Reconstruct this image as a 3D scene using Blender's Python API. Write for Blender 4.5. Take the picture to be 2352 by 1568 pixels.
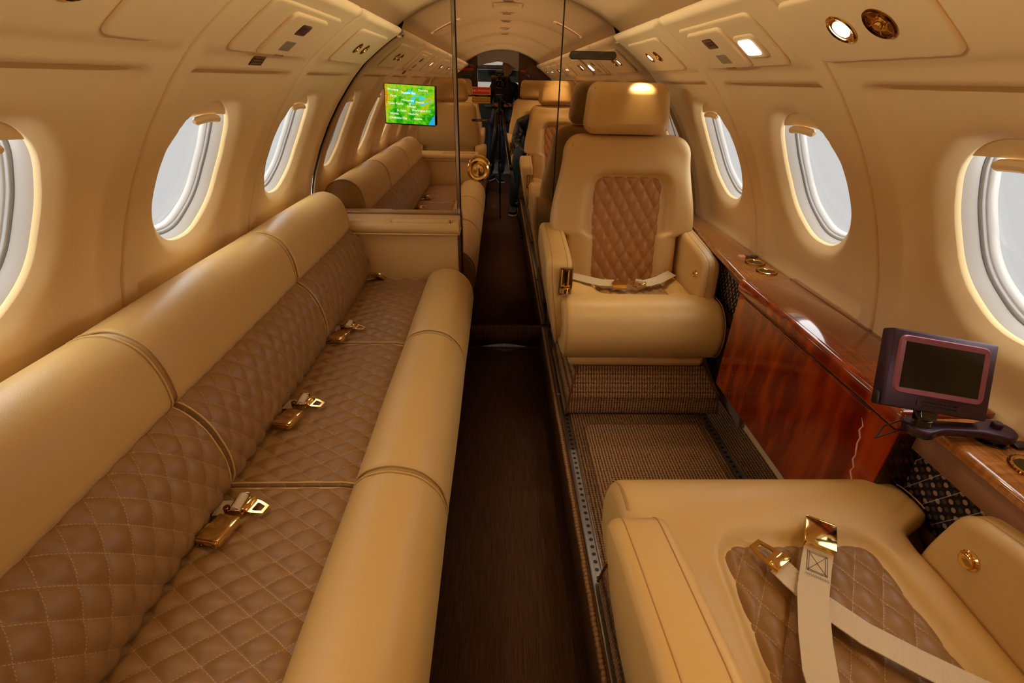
import bpy, bmesh, math, random
import numpy as np
from mathutils import Vector, Matrix
random.seed(7); np.random.seed(7)
S = bpy.context.scene
for _o in list(bpy.data.objects): bpy.data.objects.remove(_o)

# ---------------------------------------------------------------- camera
cd = bpy.data.cameras.new('camera'); cam = bpy.data.objects.new('camera', cd); S.collection.objects.link(cam)
cd.sensor_width = 36.0; cd.lens = 1100/2352*36; cd.clip_start = 0.01; cd.clip_end = 200
_A = np.array([[0.999461, 0.008297, 0.031757], [-0.023130, -0.479353, 0.877318], [0.022502, -0.877579, -0.478901]])
def _cam_axes():
    c = np.array([1176., 784.]); vy = np.array([1147., 183.]); f = 1100.
    a = vy-c; zx = 1127.-c[0]; zy = (-f*f-a[0]*zx)/a[1]
    Y = np.array([a[0], a[1], f]); Y /= np.linalg.norm(Y)
    D = np.array([zx, zy, f]); D /= np.linalg.norm(D)
    X = np.cross(D, Y)
    if X[0] < 0: X = -X
    return np.stack([X, Y, -D])
_A = _cam_axes()
CX, CY, CZ = -0.04, 0.0, 1.35
cam.matrix_world = Matrix(((_A[0,0], -_A[0,1], -_A[0,2], CX), (_A[1,0], -_A[1,1], -_A[1,2], CY),
                           (_A[2,0], -_A[2,1], -_A[2,2], CZ), (0,0,0,1)))
S.camera = cam
# ---------------------------------------------------------------- world, exposure
S.view_settings.view_transform = 'Standard'; S.view_settings.look = 'None'
S.view_settings.exposure = 0.0; S.view_settings.gamma = 1.0; S.view_settings.use_curve_mapping = False
GROUND, SKY, LOW_FILL = 0.66, 4.2, 7.0
GAP_FILL = 2.6       # watts of each fill light added in the ceiling gap
SPOT = 4.5       # watts of each lit reading lamp
w = bpy.data.worlds.new('world'); S.world = w; w.use_nodes = True
nt = w.node_tree; nt.nodes.clear()
tc = nt.nodes.new('ShaderNodeTexCoord'); sx = nt.nodes.new('ShaderNodeSeparateXYZ'); nt.links.new(tc.outputs['Generated'], sx.inputs[0])
def _ramp(a0, a1, v0, v1):
    m = nt.nodes.new('ShaderNodeMapRange'); m.inputs[1].default_value = a0; m.inputs[2].default_value = a1
    m.inputs[3].default_value = v0; m.inputs[4].default_value = v1; m.interpolation_type = 'SMOOTHSTEP'
    nt.links.new(sx.outputs[2], m.inputs[0]); return m.outputs[0]
add = nt.nodes.new('ShaderNodeMath'); add.operation = 'ADD'   # added unseen fill below, hangar grey along the horizon, open sky above
nt.links.new(_ramp(.02, .16, GROUND, SKY), add.inputs[0]); nt.links.new(_ramp(-.50, -.36, LOW_FILL-GROUND, 0.0), add.inputs[1])
bg = nt.nodes.new('ShaderNodeBackground'); bg.inputs[0].default_value = (1.0, 0.99, 0.97, 1)
wo = nt.nodes.new('ShaderNodeOutputWorld')
nt.links.new(add.outputs[0], bg.inputs[1]); nt.links.new(bg.outputs[0], wo.inputs[0])
S.cycles.use_denoising = True
S.cycles.max_bounces = 14; S.cycles.diffuse_bounces = 8; S.cycles.glossy_bounces = 6; S.cycles.transparent_max_bounces = 12
S.cycles.transmission_bounces = 4
S.cycles.sample_clamp_indirect = 5.0
S.cycles.caustics_reflective = True; S.cycles.caustics_refractive = False

PI = math.pi
# ---------------------------------------------------------------- object helpers
def link(o, parent=None):
    S.collection.objects.link(o)
    if parent is not None: o.parent = parent
    return o
def tag(o, label=None, cat=None, group=None, kind=None):
    if label: o['label'] = label
    if cat: o['category'] = cat
    if group: o['group'] = group
    if kind: o['kind'] = kind
    return o
def empty(name, loc=(0,0,0), label=None, cat=None, group=None, rot=(0,0,0)):
    o = bpy.data.objects.new(name, None); o.location = loc; o.rotation_euler = rot; o.empty_display_size = .05
    link(o); return tag(o, label, cat, group)
def mesh(name, verts, faces, mat=None, parent=None, smooth=True, uv=None, angle=None):
    me = bpy.data.meshes.new(name)
    me.from_pydata([tuple(map(float, v)) for v in verts], [], [tuple(int(i) for i in f) for f in faces])
    if uv is not None:
        lay = me.uv_layers.new(name='UVMap'); li = np.empty(len(me.loops), dtype=np.int32)
        me.loops.foreach_get('vertex_index', li)
        lay.data.foreach_set('uv', np.asarray(uv, dtype=np.float32)[li].ravel())
    if mat is not None:
        for m in (mat if isinstance(mat, (list, tuple)) else [mat]): me.materials.append(m)
    bm = bmesh.new(); bm.from_mesh(me)
    bmesh.ops.recalc_face_normals(bm, faces=bm.faces) if len(bm.faces) < 60000 else None
    if angle is not None:
        for e in bm.edges:
            if len(e.link_faces) == 2 and e.calc_face_angle(0) > math.radians(angle): e.smooth = False
    bm.to_mesh(me); bm.free()
    if smooth: me.polygons.foreach_set('use_smooth', [True]*len(me.polygons))
    me.update()
    o = bpy.data.objects.new(name, me); link(o, parent); return o
def local(o, parent):
    """vertices were written in world space: bring them to the parent's frame"""
    bpy.context.view_layer.update()
    o.parent = parent; o.matrix_parent_inverse = Matrix.Identity(4)
    o.data.transform(parent.matrix_world.inverted()); return o
class MB:
    def __init__(s): s.v = []; s.f = []; s.uv = []
    def add(s, v, f, uv=None):
        n = len(s.v); s.v += [tuple(p) for p in v]; s.f += [tuple(i+n for i in q) for q in f]
        s.uv += list(uv) if uv is not None else [(p[0], p[1]) for p in v]
    def box(s, c, h, R=None, bev=0.0, seg=2):
        bm = bmesh.new(); bmesh.ops.create_cube(bm, size=2)
        for v in bm.verts: v.co = Vector((v.co.x*h[0], v.co.y*h[1], v.co.z*h[2]))
        if bev > 0: bmesh.ops.bevel(bm, geom=list(bm.edges), offset=bev, segments=seg, profile=.5, affect='EDGES')
        M = (R if R is not None else Matrix.Identity(3))
        s.add([M @ v.co + Vector(c) for v in bm.verts], [[v.index for v in f.verts] for f in (bm.verts.index_update() or bm.faces)]); bm.free()
    def tube(s, pts, r, n=10, closed=False, caps=True, flat=1.0):
        pts = [Vector(p) for p in pts]; m = len(pts); rs = r if isinstance(r, (list, tuple)) else [r]*m
        V = []; up = None
        for i, p in enumerate(pts):
            a = pts[(i-1) % m] if (closed or i > 0) else p; b = pts[(i+1) % m] if (closed or i < m-1) else p
            t = (b-a).normalized() if (b-a).length > 1e-9 else Vector((0,0,1))
            if up is None: up = t.orthogonal().normalized()
            up = (up - t*up.dot(t)); up = up.normalized() if up.length > 1e-6 else t.orthogonal().normalized()
            q = t.cross(up)
            for k in range(n):
                an = 2*PI*k/n; V.append(p + (up*math.cos(an)*flat + q*math.sin(an))*rs[i])
        F = []
        for i in range(m if closed else m-1):
            j = (i+1) % m
            for k in range(n): F.append((i*n+k, i*n+(k+1) % n, j*n+(k+1) % n, j*n+k))
        if caps and not closed: F.append(tuple(range(n-1, -1, -1))); F.append(tuple((m-1)*n+k for k in range(n)))
        s.add(V, F)
    def lathe(s, prof, c=(0,0,0), R=None, n=24, sx=1, sy=1):
        M = R if R is not None else Matrix.Identity(3); V = []; F = []
        for (r, z) in prof:
            for k in range(n):
                a = 2*PI*k/n; V.append(M @ Vector((r*math.cos(a)*sx, r*math.sin(a)*sy, z)) + Vector(c))
        for i in range(len(prof)-1):
            for k in range(n): F.append((i*n+k, i*n+(k+1) % n, (i+1)*n+(k+1) % n, (i+1)*n+k))
        if prof[0][0] > 1e-6: F.append(tuple(range(n-1, -1, -1)))
        if prof[-1][0] > 1e-6: F.append(tuple((len(prof)-1)*n+k for k in range(n)))
        s.add(V, F)
    def build(s, name, mat, parent=None, smooth=True, angle=35):
        return mesh(name, s.v, s.f, mat, parent, smooth, s.uv, angle)
def Rz(a): return Matrix.Rotation(a, 3, 'Z')
def Rx(a): return Matrix.Rotation(a, 3, 'X')
def Ry(a): return Matrix.Rotation(a, 3, 'Y')
def frame(xa, ya, za): return Matrix((xa, ya, za)).transposed()
def ss(x): x = np.clip(x, 0, 1); return x*x*(3-2*x)
def text(body, size, mat, parent, loc, rot, name='lettering', ext=0.0006, align='CENTER', sxy=1.0):
    cu = bpy.data.curves.new('t', 'FONT'); cu.body = body; cu.size = size; cu.extrude = ext; cu.align_x = align; cu.align_y = 'CENTER'
    cu.resolution_u = 3
    to = bpy.data.objects.new('t', cu); S.collection.objects.link(to); bpy.context.view_layer.update()
    me = bpy.data.meshes.new_from_object(to.evaluated_get(bpy.context.evaluated_depsgraph_get()))
    bpy.data.objects.remove(to); me.materials.clear(); me.materials.append(mat); me.name = name
    me.transform(Matrix.Diagonal((sxy, 1, 1, 1)))
    M = Matrix.Translation(loc) @ (rot.to_4x4() if hasattr(rot, 'to_4x4') else Matrix.Identity(4))
    me.transform(M)
    o = bpy.data.objects.new(name, me); link(o); 
    if parent is not None: local(o, parent)
    return o

# ---------------------------------------------------------------- materials
def srgb(r, g, b):
    f = lambda c: (c/255/12.92 if c/255 <= .04045 else ((c/255+.055)/1.055)**2.4)
    return (f(r), f(g), f(b), 1)
def M_(name, col, rough=.5, metal=0., spec=.5, coat=0., bump=None, emit=None, emit_s=0., var=None, sheen=0., coat_r=.05):
    m = bpy.data.materials.new(name); m.use_nodes = True; n = m.node_tree; b = n.nodes['Principled BSDF']
    b.inputs['Base Color'].default_value = col; b.inputs['Roughness'].default_value = rough; b.inputs['Metallic'].default_value = metal
    b.inputs['Specular IOR Level'].default_value = spec; b.inputs['Coat Weight'].default_value = coat; b.inputs['Coat Roughness'].default_value = coat_r
    if sheen: b.inputs['Sheen Weight'].default_value = sheen
    if emit is not None: b.inputs['Emission Color'].default_value = emit; b.inputs['Emission Strength'].default_value = emit_s
    if bump or var:
        t = n.nodes.new('ShaderNodeTexCoord')
    if var:   # (scale, amount)
        no = n.nodes.new('ShaderNodeTexNoise'); no.inputs['Scale'].default_value = var[0]; no.inputs['Detail'].default_value = 3
        n.links.new(t.outputs['Object'], no.inputs['Vector'])
        mx = n.nodes.new('ShaderNodeMix'); mx.data_type = 'RGBA'
        mx.inputs[6].default_value = [c*(1-var[1]) for c in col[:3]]+[1]; mx.inputs[7].default_value = [min(1, c*(1+var[1])) for c in col[:3]]+[1]
        n.links.new(no.outputs[0], mx.inputs[0]); n.links.new(mx.outputs[2], b.inputs['Base Color'])
    if bump:  # (scale, strength, distance)
        no = n.nodes.new('ShaderNodeTexVoronoi') if len(bump) > 3 else n.nodes.new('ShaderNodeTexNoise')
        no.inputs['Scale'].default_value = bump[0]
        n.links.new(t.outputs['Object'], no.inputs['Vector'])
        bu = n.nodes.new('ShaderNodeBump'); bu.inputs['Strength'].default_value = bump[1]; bu.inputs['Distance'].default_value = bump[2]
        n.links.new(no.outputs[0], bu.inputs['Height']); n.links.new(bu.outputs[0], b.inputs['Normal'])
    return m
class NG:
    """tiny math-node builder"""
    def __init__(s, m): s.n = m.node_tree; s.b = s.n.nodes['Principled BSDF']
    def m(s, op, a, b=None, c=None):
        x = s.n.nodes.new('ShaderNodeMath'); x.operation = op
        for i, v in enumerate((a, b, c)):
            if v is None: continue
            if isinstance(v, (int, float)): x.inputs[i].default_value = v
            else: s.n.links.new(v, x.inputs[i])
        return x.outputs[0]
    def uv(s):
        t = s.n.nodes.new('ShaderNodeTexCoord'); x = s.n.nodes.new('ShaderNodeSeparateXYZ'); s.n.links.new(t.outputs['UV'], x.inputs[0])
        return x.outputs[0], x.outputs[1]
    def obj(s):
        t = s.n.nodes.new('ShaderNodeTexCoord'); x = s.n.nodes.new('ShaderNodeSeparateXYZ'); s.n.links.new(t.outputs['Object'], x.inputs[0])
        return t.outputs['Object'], x.outputs
    def noise(s, vec, scale, detail=3, rough=.5, dist=0.):
        x = s.n.nodes.new('ShaderNodeTexNoise'); x.inputs['Scale'].default_value = scale; x.inputs['Detail'].default_value = detail
        x.inputs['Roughness'].default_value = rough; x.inputs['Distortion'].default_value = dist
        if vec is not None: s.n.links.new(vec, x.inputs['Vector'])
        return x.outputs[0]
    def mapv(s, vec, sc):
        x = s.n.nodes.new('ShaderNodeMapping'); x.inputs['Scale'].default_value = sc; s.n.links.new(vec, x.inputs['Vector']); return x.outputs[0]
    def mix(s, f, a, b):
        x = s.n.nodes.new('ShaderNodeMix'); x.data_type = 'RGBA'
        if isinstance(f, (int, float)): x.inputs[0].default_value = f
        else: s.n.links.new(f, x.inputs[0])
        for i, v in ((6, a), (7, b)):
            if isinstance(v, tuple): x.inputs[i].default_value = v
            else: s.n.links.new(v, x.inputs[i])
        return x.outputs[2]
    def ramp(s, f, stops):
        x = s.n.nodes.new('ShaderNodeValToRGB'); s.n.links.new(f, x.inputs[0]); e = x.color_ramp.elements
        e[0].position, e[0].color = stops[0]; e[1].position, e[1].color = stops[1]
        for p, c in stops[2:]:
            q = e.new(p); q.color = c
        return x.outputs[0]
    def bump(s, h, st, d):
        x = s.n.nodes.new('ShaderNodeBump'); x.inputs['Strength'].default_value = st; x.inputs['Distance'].default_value = d
        s.n.links.new(h, x.inputs['Height']); s.n.links.new(x.outputs[0], s.b.inputs['Normal'])
    def color(s, c): s.n.links.new(c, s.b.inputs['Base Color'])

C_WALL = srgb(236, 207, 152); C_LEA = srgb(203, 166, 102); C_QUI = srgb(142, 104, 60)
wall_m = M_('wall_leather', C_WALL, .55, bump=(260, .10, .002), spec=.35)
ceil_m = M_('headliner', srgb(164, 130, 84), .8, bump=(400, .1, .001), spec=.2)
lea = M_('leather', C_LEA, .42, bump=(520, .12, .0012, 1), spec=.45)
dark_lea = M_('brown_leather', srgb(92, 52, 28), .45, bump=(300, .1, .001))
taupe_lea = M_('taupe_leather', srgb(158, 112, 78), .5, bump=(400, .08, .001))
def quilt_mat(name, p, q, col=C_QUI, thread=srgb(182, 146, 96)):
    m = M_(name, col, .42, spec=.45); g = NG(m); u, v = g.uv()
    a = g.m('ADD', g.m('DIVIDE', u, p), g.m('DIVIDE', v, q)); b = g.m('SUBTRACT', g.m('DIVIDE', u, p), g.m('DIVIDE', v, q))
    def line(x, y, wd=.014):
        d = g.m('PINGPONG', x, .5); near = g.m('LESS_THAN', d, wd*1.0)
        dash = g.m('LESS_THAN', g.m('FRACT', g.m('MULTIPLY', y, 9.0)), .62)
        return g.m('MULTIPLY', near, dash), d
    l1, d1 = line(a, b); l2, d2 = line(b, a)
    st = g.m('MAXIMUM', l1, l2)
    g.color(g.mix(st, col, thread))
    o, _ = g.obj()
    vo = m.node_tree.nodes.new('ShaderNodeTexVoronoi'); vo.inputs['Scale'].default_value = 520; m.node_tree.links.new(o, vo.inputs['Vector'])
    h = g.m('ADD', g.m('MULTIPLY', vo.outputs[0], .25), g.m('MULTIPLY', st, .8)); g.bump(h, .2, .0012)
    return m
quilt_sofa = quilt_mat('quilted_leather_sofa', .0575, .087)
quilt_sofa_b = quilt_mat('quilted_leather_back', .0575, .087)
quilt_chair = quilt_mat('quilted_leather_chair', .054, .086, col=srgb(168, 112, 50))
quilt_seat = quilt_mat('quilted_leather_seat', .054, .080)
gold = M_('polished_gold', srgb(240, 204, 128), .10, 1.0)
gold_dk = M_('dark_gold', srgb(150, 98, 30), .15, 1.0)
chrome = M_('chrome', srgb(190, 185, 178), .15, 1.0)
alu = M_('seat_track_metal', srgb(150, 150, 150), .35, 1.0, bump=(60, .2, .002))
black = M_('black_plastic', srgb(14, 12, 12), .35)
black_gl = M_('black_gloss', srgb(8, 6, 6), .04, coat=.6)
rubber = M_('dark_rubber', srgb(32, 30, 30), .6)
white_p = M_('window_liner_white', srgb(196, 194, 190), .4)
grey_p = M_('window_seal_grey', srgb(196, 198, 200), .5)
dark_p = M_('window_seal_dark', srgb(38, 38, 42), .5); mid_p = M_('window_seal_mid', srgb(120, 122, 126), .5)
webbing = M_('belt_webbing', srgb(196, 176, 146), .7)
def _web():
    g = NG(webbing); u, v = g.uv()
    h = g.m('ADD', g.m('SINE', g.m('MULTIPLY', v, 2600.)), g.m('MULTIPLY', g.m('SINE', g.m('MULTIPLY', u, 900.)), .6)); g.bump(h, .35, .0006)
_web()
def wood(name, c1, c2, c3, sc=(3, 30, 30), rough=.12, coat=1.0, fig=6., dist=1.2, st=(.36, .52, .68), det=6):
    m = M_(name, c2, rough, coat=coat, coat_r=.03); g = NG(m); o, x = g.obj()
    n1 = g.noise(g.mapv(o, sc), 3.0, det, .6 if det > 3 else .4, dist); n2 = g.noise(g.mapv(o, (sc[1]*.16, sc[0]*.9, sc[2]*.10)), fig, 3, .5, .6)
    f = g.m('ADD', g.m('MULTIPLY', n1, .62), g.m('MULTIPLY', n2, .42))
    g.color(g.ramp(f, [(st[0], c1), (st[2], c3), (st[1], c2)])); return m
mahog = wood('mahogany', srgb(58, 8, 1), srgb(118, 28, 3), srgb(190, 74, 14), sc=(1.2, 7, 1.6), fig=1.8, dist=.25, st=(.26, .46, .74), det=3)
mahog_top = wood('mahogany_top', srgb(84, 34, 12), srgb(120, 54, 22), srgb(146, 74, 32), sc=(26, 2.2, 20), fig=1.5, dist=.3, st=(.28, .5, .8), det=3)
walnut = wood('honey_walnut', srgb(128, 72, 26), srgb(160, 98, 42), srgb(188, 124, 60), sc=(40, 4, 30), fig=3.)
dkwood = wood('dark_bulkhead_wood', srgb(28, 6, 4), srgb(52, 12, 6), srgb(84, 24, 10), sc=(20, 20, 3), rough=.2)
dkwood_pl = M_('dark_cabinet_end', srgb(44, 14, 10), .25, coat=.6)
def carpet(name, c1, c2, row=.011, ax=1):
    m = M_(name, c1, .95, spec=.1, sheen=.0); g = NG(m); o, x = g.obj()
    n1 = g.noise(o, 190, 3, .7); n2 = g.noise(g.mapv(o, (1, 1, 1)), 28, 2)
    rows = g.m('ABSOLUTE', g.m('SINE', g.m('ADD', g.m('MULTIPLY', x[ax], PI/row), g.m('MULTIPLY', n2, 1.2))))
    rz = g.m('ABSOLUTE', g.m('SINE', g.m('MULTIPLY', x[2], PI/row)))
    cols = g.m('ABSOLUTE', g.m('SINE', g.m('MULTIPLY', x[1-ax], PI/(row*.8))))
    rr = g.m('MULTIPLY', g.m('MULTIPLY', rows, g.m('ADD', g.m('MULTIPLY', cols, .5), .5)), g.m('ADD', g.m('MULTIPLY', rz, .3), .7))
    f = g.m('ADD', g.m('MULTIPLY', rr, .45), g.m('MULTIPLY', n1, .75))
    g.color(g.ramp(f, [(.42, c1), (.86, c2)])); g.bump(f, .9, .004); return m
carp = carpet('brown_loop_carpet', srgb(70, 48, 30), srgb(186, 142, 96), ax=0)
carp_side = carpet('ribbed_carpet', srgb(84, 58, 36), srgb(176, 132, 88), row=.016, ax=0)
def _aisle():
    m = M_('aisle_carpet', srgb(44, 30, 22), .95, spec=.1); g = NG(m); o, x = g.obj()
    n = g.noise(g.mapv(o, (420, 9, 9)), 1.0, 4, .6); n2 = g.noise(g.mapv(o, (500, 300, 9)), 1.0, 2)
    f = g.m('ADD', g.m('MULTIPLY', n, .6), g.m('MULTIPLY', n2, .4))
    g.color(g.ramp(f, [(.3, srgb(42, 26, 18)), (.75, srgb(112, 82, 62))])); g.bump(f, .5, .002); return m
aisle_m = _aisle()
def _dots():
    m = M_('dotted_fabric', srgb(58, 46, 38), .9, spec=.1); g = NG(m); u, v = g.uv()
    p = .0155
    a = g.m('DIVIDE', g.m('ADD', u, v), p*1.41); b = g.m('DIVIDE', g.m('SUBTRACT', u, v), p*1.41)
    fa = g.m('SUBTRACT', g.m('FRACT', a), .5); fb = g.m('SUBTRACT', g.m('FRACT', b), .5)
    r = g.m('SQRT', g.m('ADD', g.m('MULTIPLY', fa, fa), g.m('MULTIPLY', fb, fb)))
    dot = g.m('LESS_THAN', r, .33)
    row = g.m('FRACT', g.m('MULTIPLY', g.m('FLOOR', b), .5)); alt = g.m('LESS_THAN', row, .25)
    c = g.mix(dot, srgb(44, 34, 30), g.mix(alt, srgb(84, 66, 54), srgb(168, 140, 102)))
    db = g.m('LESS_THAN', g.m('ABSOLUTE', g.m('SUBTRACT', g.m('FRACT', g.m('MULTIPLY', g.m('DIVIDE', g.m('ADD', u, g.m('MULTIPLY', v, .6)), p), .33)), .5)), .02)
    dv = g.m('LESS_THAN', g.m('FRACT', g.m('DIVIDE', v, .003)), .55)
    g.color(g.mix(g.m('MULTIPLY', db, dv), c, srgb(225, 210, 185))); g.bump(dot, .4, .002); return m
dots_m = _dots()
mirror_m = M_('mirror_glass', (.64, .55, .48, 1), .0, 1.0)
lamp_on = M_('lamp_lit', srgb(255, 240, 220), .4, emit=(1, .93, .82, 1), emit_s=8.0)
lens_off = M_('lens_unlit', srgb(150, 140, 112), .2, coat=.5)
purple_bez = M_('plum_bezel', srgb(66, 44, 56), .38, .6)
purple_in = M_('plum_inner_bezel', srgb(150, 92, 104), .35, .6)
screen_off = M_('dark_screen', srgb(10, 9, 10), .12)
def glass():
    m = bpy.data.materials.new('clear_pane'); m.use_nodes = True; n = m.node_tree; n.nodes.clear()
    t = n.nodes.new('ShaderNodeBsdfTransparent'); t.inputs[0].default_value = (.97, .98, .98, 1); g = n.nodes.new('ShaderNodeBsdfGlossy'); g.inputs['Roughness'].default_value = .02
    mx = n.nodes.new('ShaderNodeMixShader'); mx.inputs[0].default_value = .05; o = n.nodes.new('ShaderNodeOutputMaterial')
    n.links.new(t.outputs[0], mx.inputs[1]); n.links.new(g.outputs[0], mx.inputs[2]); n.links.new(mx.outputs[0], o.inputs[0]); return m
glass_m = glass()

# ---------------------------------------------------------------- cabin shell
MY = 2.41                      # plane of the mirrored aft bulkhead
YF = -3.4                      # forward end of the cabin
FZ = 0.14                      # seat floor, above the dropped aisle
_wp = np.array([(.478,1.524),(.463,1.531),(.450,1.531),(.4455,1.522),(.452,1.512),(.48,1.497),(.535,1.460),(.615,1.40),(.68,1.332),(.75,1.243),(.81,1.152),
                (.865,1.05),(.917,.928),(.950,.81),(.967,.70),(.972,.55),(.965,.40),(.95,.13)])
def _smooth_profile(P):
    d = np.r_[0, np.cumsum(np.hypot(*np.diff(P, axis=0).T))]; t = np.linspace(0, d[-1], 900)
    X = np.interp(t, d, P[:,0]); Z = np.interp(t, d, P[:,1])
    X0, Z0 = X.copy(), Z.copy()
    for _ in range(120):
        X[41:-1] = (X[40:-2]+X[41:-1]*2+X[42:])/4; Z[41:-1] = (Z[40:-2]+Z[41:-1]*2+Z[42:])/4
    for _ in range(6):
        X[1:-1] = (X[:-2]+X[1:-1]*2+X[2:])/4; Z[1:-1] = (Z[:-2]+Z[1:-1]*2+Z[2:])/4
    tx = np.gradient(X); tz = np.gradient(Z); L = np.hypot(tx, tz)
    d = np.r_[0, np.cumsum(np.hypot(np.diff(X), np.diff(Z)))]
    return d, X, Z, tz/L, -tx/L      # inward normal
WV, WX, WZ, WNX, WNZ = _smooth_profile(_wp)
VL = WV[-1]
def v_at_z(z):
    k = np.argmax(WZ); return float(np.interp(-z, -WZ[k:], WV[k:]))
def wallP(side, y, v, off=0.):
    """point on the side wall: y along the cabin, v down along the lining, off towards the cabin"""
    x = np.interp(v, WV, WX)+np.interp(v, WV, WNX)*off; z = np.interp(v, WV, WZ)+np.interp(v, WV, WNZ)*off
    return np.stack([side*x, np.broadcast_to(y, x.shape), z], -1)
def wallN(side, v):
    return Vector((side*float(np.interp(v, WV, WNX)), 0, float(np.interp(v, WV, WNZ)))).normalized()
PITCH = .655; WC_Z = 1.088; VC = v_at_z(WC_Z); WA, WB = .163, .196
ribs = {-1: [1.078+PITCH*k for k in range(-7, 2)], 1: [1.115+PITCH*k for k in range(-7, 2)]}
VT, VB, VS = v_at_z(1.357), v_at_z(.80), v_at_z(1.385)
def ell_d(u, v):
    """approximate distance outside the window ellipse (u,v relative to its centre)"""
    n = 2.25
    rho = (np.abs(u/WA)**n+np.abs(v/WB)**n)**(1/n); rr = np.hypot(u, v)+1e-9
    return rr*(1-1/np.maximum(rho, 1e-6))
def wall_h(ul, v, uw):
    h = np.zeros_like(ul)
    rec = ss((ul-.050)/.016)*ss((.585-ul)/.06)*ss((v-VT)/.018)*ss((VB+.03-v)/.03)
    h -= .028*rec
    du = np.minimum(np.abs(ul), np.abs(PITCH-ul))
    h -= .016*np.exp(-(du/.0033)**2)+.004*np.exp(-du/.010)
    pad = ss((VS-v)/.02)*ss((ul-.028)/.03)*ss((.63-ul)/.035)*ss((v-.035)/.02)
    h += .007*pad
    d = ell_d(ul-PITCH/2, v-VC); q = np.clip(1-d/.034, 0, 1)
    h -= .024*q**1.2
    return h
def build_wall(side, name):
    V = []; F = []
    us = [0,.0015,.003,.0048,.0075,.011,.016,.022,.03,.038,.046,.054,.062,.070,.078]
    mid = list(np.linspace(.0875, PITCH-.0875, 43))
    us = us + mid + [PITCH-a for a in us[::-1]]
    i0, i1 = len(us)-15-43, len(us)-16
    va = list(np.linspace(0, .10, 26)[:-1]) + list(np.arange(.10, VC-.262, .0115))
    vb = list(np.linspace(VC-.255, VC+.255, 45))
    vc = list(np.arange(VC+.265, VL-.02, .02))+[VL]
    vs = va+vb+vc; j0, j1 = len(va), len(va)+44
    U = np.array(us); VV = np.array(vs)
    for rb in ribs[side]:
        base = len(V)
        uu, vv = np.meshgrid(U, VV, indexing='ij'); uu = uu.ravel(); vv = vv.ravel()
        pts = [(a, b) for a, b in zip(uu, vv)]
        nv = len(vs); faces = []
        for i in range(len(us)-1):
            for j in range(nv-1):
                if i0 <= i < i1 and j0 <= j < j1: continue
                faces.append((i*nv+j, (i+1)*nv+j, (i+1)*nv+j+1, i*nv+j+1))
        # ring of quads between the box and the window edge
        loop = [(i, j0) for i in range(i0, i1)]+[(i1, j) for j in range(j0, j1)]+[(i, j1) for i in range(i1, i0, -1)]+[(i0, j) for j in range(j1, j0, -1)]
        prev = [i*nv+j for i, j in loop]; steps = [.62, .38, .25, .17, .12, .085, .055, .032, .014, 0.]
        n = 2.25
        for t in steps:
            cur = []
            for (i, j) in loop:
                u = us[i]-PITCH/2; v = vs[j]-VC
                rho = (abs(u/WA)**n+abs(v/WB)**n)**(1/n); eu, ev = u/rho, v/rho
                cur.append(len(pts)); pts.append((eu+(u-eu)*t+PITCH/2, ev+(v-ev)*t+VC))
            m = len(loop)
            for k in range(m): faces.append((prev[k], prev[(k+1) % m], cur[(k+1) % m], cur[k]))
            prev = cur
        P = np.array(pts); h = wall_h(P[:,0], P[:,1], 0)
        X = wallP(side, 0, P[:,1], h); X[:,1] = P[:,0]+rb
        # small outward lip behind the window edge
        rim = []
        for q in prev:
            pp = wallP(side, 0, np.array([P[q,1]]), np.array([h[q]-.012]))[0]; pp[1] = P[q,0]+rb; rim.append(pp)
        m = len(loop); nb = len(X)
        for k in range(m): faces.append((prev[k], prev[(k+1) % m], nb+(k+1) % m, nb+k))
        V += list(X)+rim; F += [tuple(a+base for a in f) for f in faces]
    # forward blank bay and thin aft return are covered by the bulkheads
    o = mesh(name, V, F, wall_m)
    bm = bmesh.new(); bm.from_mesh(o.data); bmesh.ops.remove_doubles(bm, verts=bm.verts, dist=1e-5)
    bmesh.ops.recalc_face_normals(bm, faces=bm.faces); bm.to_mesh(o.data); bm.free()
    o.data.polygons.foreach_set('use_smooth', [True]*len(o.data.polygons))
    return tag(o, kind='structure')
build_wall(-1, 'wall_left'); build_wall(1, 'wall_right')

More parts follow.
